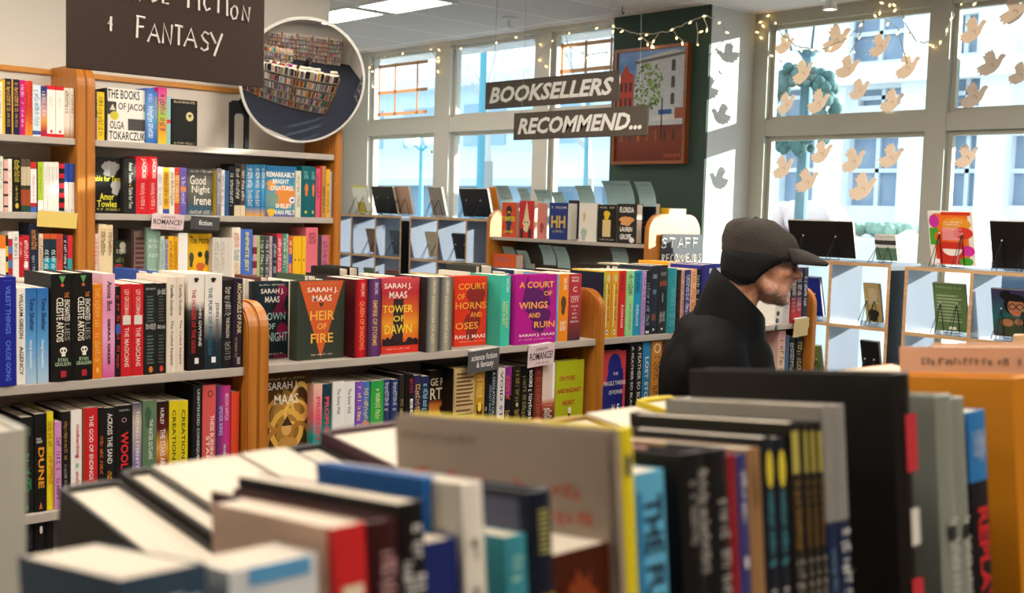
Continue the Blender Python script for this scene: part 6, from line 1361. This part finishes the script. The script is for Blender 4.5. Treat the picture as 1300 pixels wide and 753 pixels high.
obj('button', lathe([(.001, .006), (.007, .004), (.009, 0)], 12, c=hp(-.032, 0, .126)), WOOL, cap, smooth=True)
rows_ = []
n = 24
for j in range(5):                                             # ear flap band: from brow height, round the back, deep over the ears
    r_ = []
    for k in range(n+1):
        a = math.radians(62)+math.radians(236)*k/n; c = math.cos(a)
        dep = .030+.034*math.exp(-((abs(math.degrees(a)-180)-62)/34)**2)+.012*math.exp(-((math.degrees(a)-180)/40)**2)
        e_ = min(k, n-k)/n; dep = (dep+.03)*min(1, .3+.7*(e_/.17)**1.3) - .03
        f = j/4; rx, ry = .1085+.004*math.sin(PI*f)-.006*f, .089+.006*math.sin(PI*f)-.005*f
        r_.append(hp(-.004+rx*c, ry*math.sin(a), (.026-f*(dep+.03))))
    rows_.append(r_)
bm = bmesh.new(); V = [[bm.verts.new(p) for p in r_] for r_ in rows_]
for A_, B2 in zip(V, V[1:]):
    for k in range(n): bm.faces.new((A_[k], B2[k], B2[k+1], A_[k+1]))
bmesh.ops.recalc_face_normals(bm, faces=bm.faces[:])
fl = obj('ear_flap', bm, mat('0b0b0c', .95, noise=.3, nscale=200, bump=.3), cap, smooth=True); md = fl.modifiers.new('s', 'SOLIDIFY'); md.thickness = .007; md.offset = 0
br_pts = []
for j in range(7):
    t = j/6; r_ = []
    for k in range(15):
        a = math.radians(-58+116*k/14); inner = Vector((.103*math.cos(a), .087*math.sin(a), .046)); L = .098*(max(0, math.cos(a*1.45)))**.55
        r_.append(hp(inner.x-.004+L*t, inner.y*(1+.04*t), inner.z+.004-.012*t-.020*t*t-.26*inner.y*inner.y/.09*(.25+t*.75)*.5))
    br_pts.append(r_)
bm = bmesh.new(); V = [[bm.verts.new(p) for p in r_] for r_ in br_pts]
for A_, B2 in zip(V, V[1:]):
    for k in range(14): bm.faces.new((A_[k], B2[k], B2[k+1], A_[k+1]))
bmesh.ops.recalc_face_normals(bm, faces=bm.faces[:])
b2 = obj('brim', bm, WOOL, cap, smooth=True); md = b2.modifiers.new('s', 'SOLIDIFY'); md.thickness = .010; md.offset = 0
# glasses, eyes, beard, brows
def eyeball(s):
    o = obj('eye', lathe([(.0115*math.sin(PI*k/10)+.0002, .0115*math.cos(PI*k/10)) for k in range(11)], 14), mat('ece8e2', .2), man, smooth=True); o.location = hp(.073, s*.032, .006)
    c = hp(.0835, s*.033, .005); i = obj('iris', lathe([(.0002, .001), (.004, .0008), (.005, -.002)], 12), mat('3a4a58', .2), o); i.location = Vector(c)-o.location; i.rotation_euler = (0, PI/2+PT, 0)
for s in (-1, 1): eyeball(s)
gl = empty('glasses', (0, 0, 0)); gl.parent = man
for s in (-1, 1):
    P = [hp(.100-.012*(abs(math.cos(a))*.5 if math.cos(a)*s > 0 else 0), s*.034+.025*math.cos(a), .002+.019*math.sin(a)) for a in [2*PI*k/20 for k in range(21)]]
    obj('rim', tube(P, .0011, seg=6), mat('6a6a6c', .25, .8), gl)
    bm = bmesh.new(); bm.faces.new([bm.verts.new(p) for p in P[:-1]]); obj('lens', bm, glass_mat('d8e2e4'), gl)
    obj('temple', tube([hp(.094, s*.059, .006), hp(.05, s*.072, .008), hp(-.015, s*.083, .008)], .0014, seg=6), mat('6a6a6c', .25, .8), gl)
obj('bridge', tube([hp(.1, -.010, .006), hp(.104, 0, .01), hp(.1, .010, .006)], .0015, seg=6), mat('1c1c1e', .3, .5), gl)
bd = bmesh.new(); bd.from_mesh(body.data)
Ri = Rh.inverted(); rnd = random.Random(2)
def inbeard(v):
    p = Ri @ v
    if p.z > 0 or p.z < -.125: return False
    if abs(p.y) < .018 and -.0605 < p.z < -.0475 and p.x > .08: return False
    chin = p.x > .035 and p.z < -.058; side = p.x > .012 and p.z < -.05-.0*p.x; mou = p.x > .078 and abs(p.y) < .03 and -.05 < p.z < -.036
    return chin or side or mou
bmesh.ops.delete(bd, geom=[f for f in bd.faces if not all(inbeard(v.co) for v in f.verts)], context='FACES')
bd.normal_update()
for v in bd.verts: v.co += v.normal*(.0012+rnd.uniform(0, .003))
def stubble():
    m = bpy.data.materials.new('stubble'); m.use_nodes = True; nt = m.node_tree; nt.nodes.clear()
    o = nt.nodes.new('ShaderNodeOutputMaterial'); d = nt.nodes.new('ShaderNodeBsdfDiffuse'); t = nt.nodes.new('ShaderNodeBsdfTransparent'); x = nt.nodes.new('ShaderNodeMixShader')
    d.inputs[0].default_value = hexc('aba29b'); tc = nt.nodes.new('ShaderNodeTexCoord'); n = nt.nodes.new('ShaderNodeTexNoise'); n.inputs['Scale'].default_value = 330
    n2 = nt.nodes.new('ShaderNodeTexNoise'); n2.inputs['Scale'].default_value = 60; ad = nt.nodes.new('ShaderNodeMath'); ad.operation = 'ADD'
    r = nt.nodes.new('ShaderNodeMapRange'); r.inputs[1].default_value = .9; r.inputs[2].default_value = 1.2; r.inputs[3].default_value = 0; r.inputs[4].default_value = .62
    for q in (n, n2): nt.links.new(tc.outputs['Object'], q.inputs[0])
    nt.links.new(n.outputs[0], ad.inputs[0]); nt.links.new(n2.outputs[0], ad.inputs[1]); nt.links.new(ad.outputs[0], r.inputs[0]); nt.links.new(r.outputs[0], x.inputs[0])
    nt.links.new(t.outputs[0], x.inputs[1]); nt.links.new(d.outputs[0], x.inputs[2]); nt.links.new(x.outputs[0], o.inputs[0]); return m
obj('beard', bd, stubble(), man, smooth=True)
for s in (-1, 1): obj('eyebrow', tube([hp(.098, s*.016, .026), hp(.094, s*.03, .031), hp(.082, s*.046, .027)], [.003, .0042, .002], seg=6), mat('8a8078', .95), man)
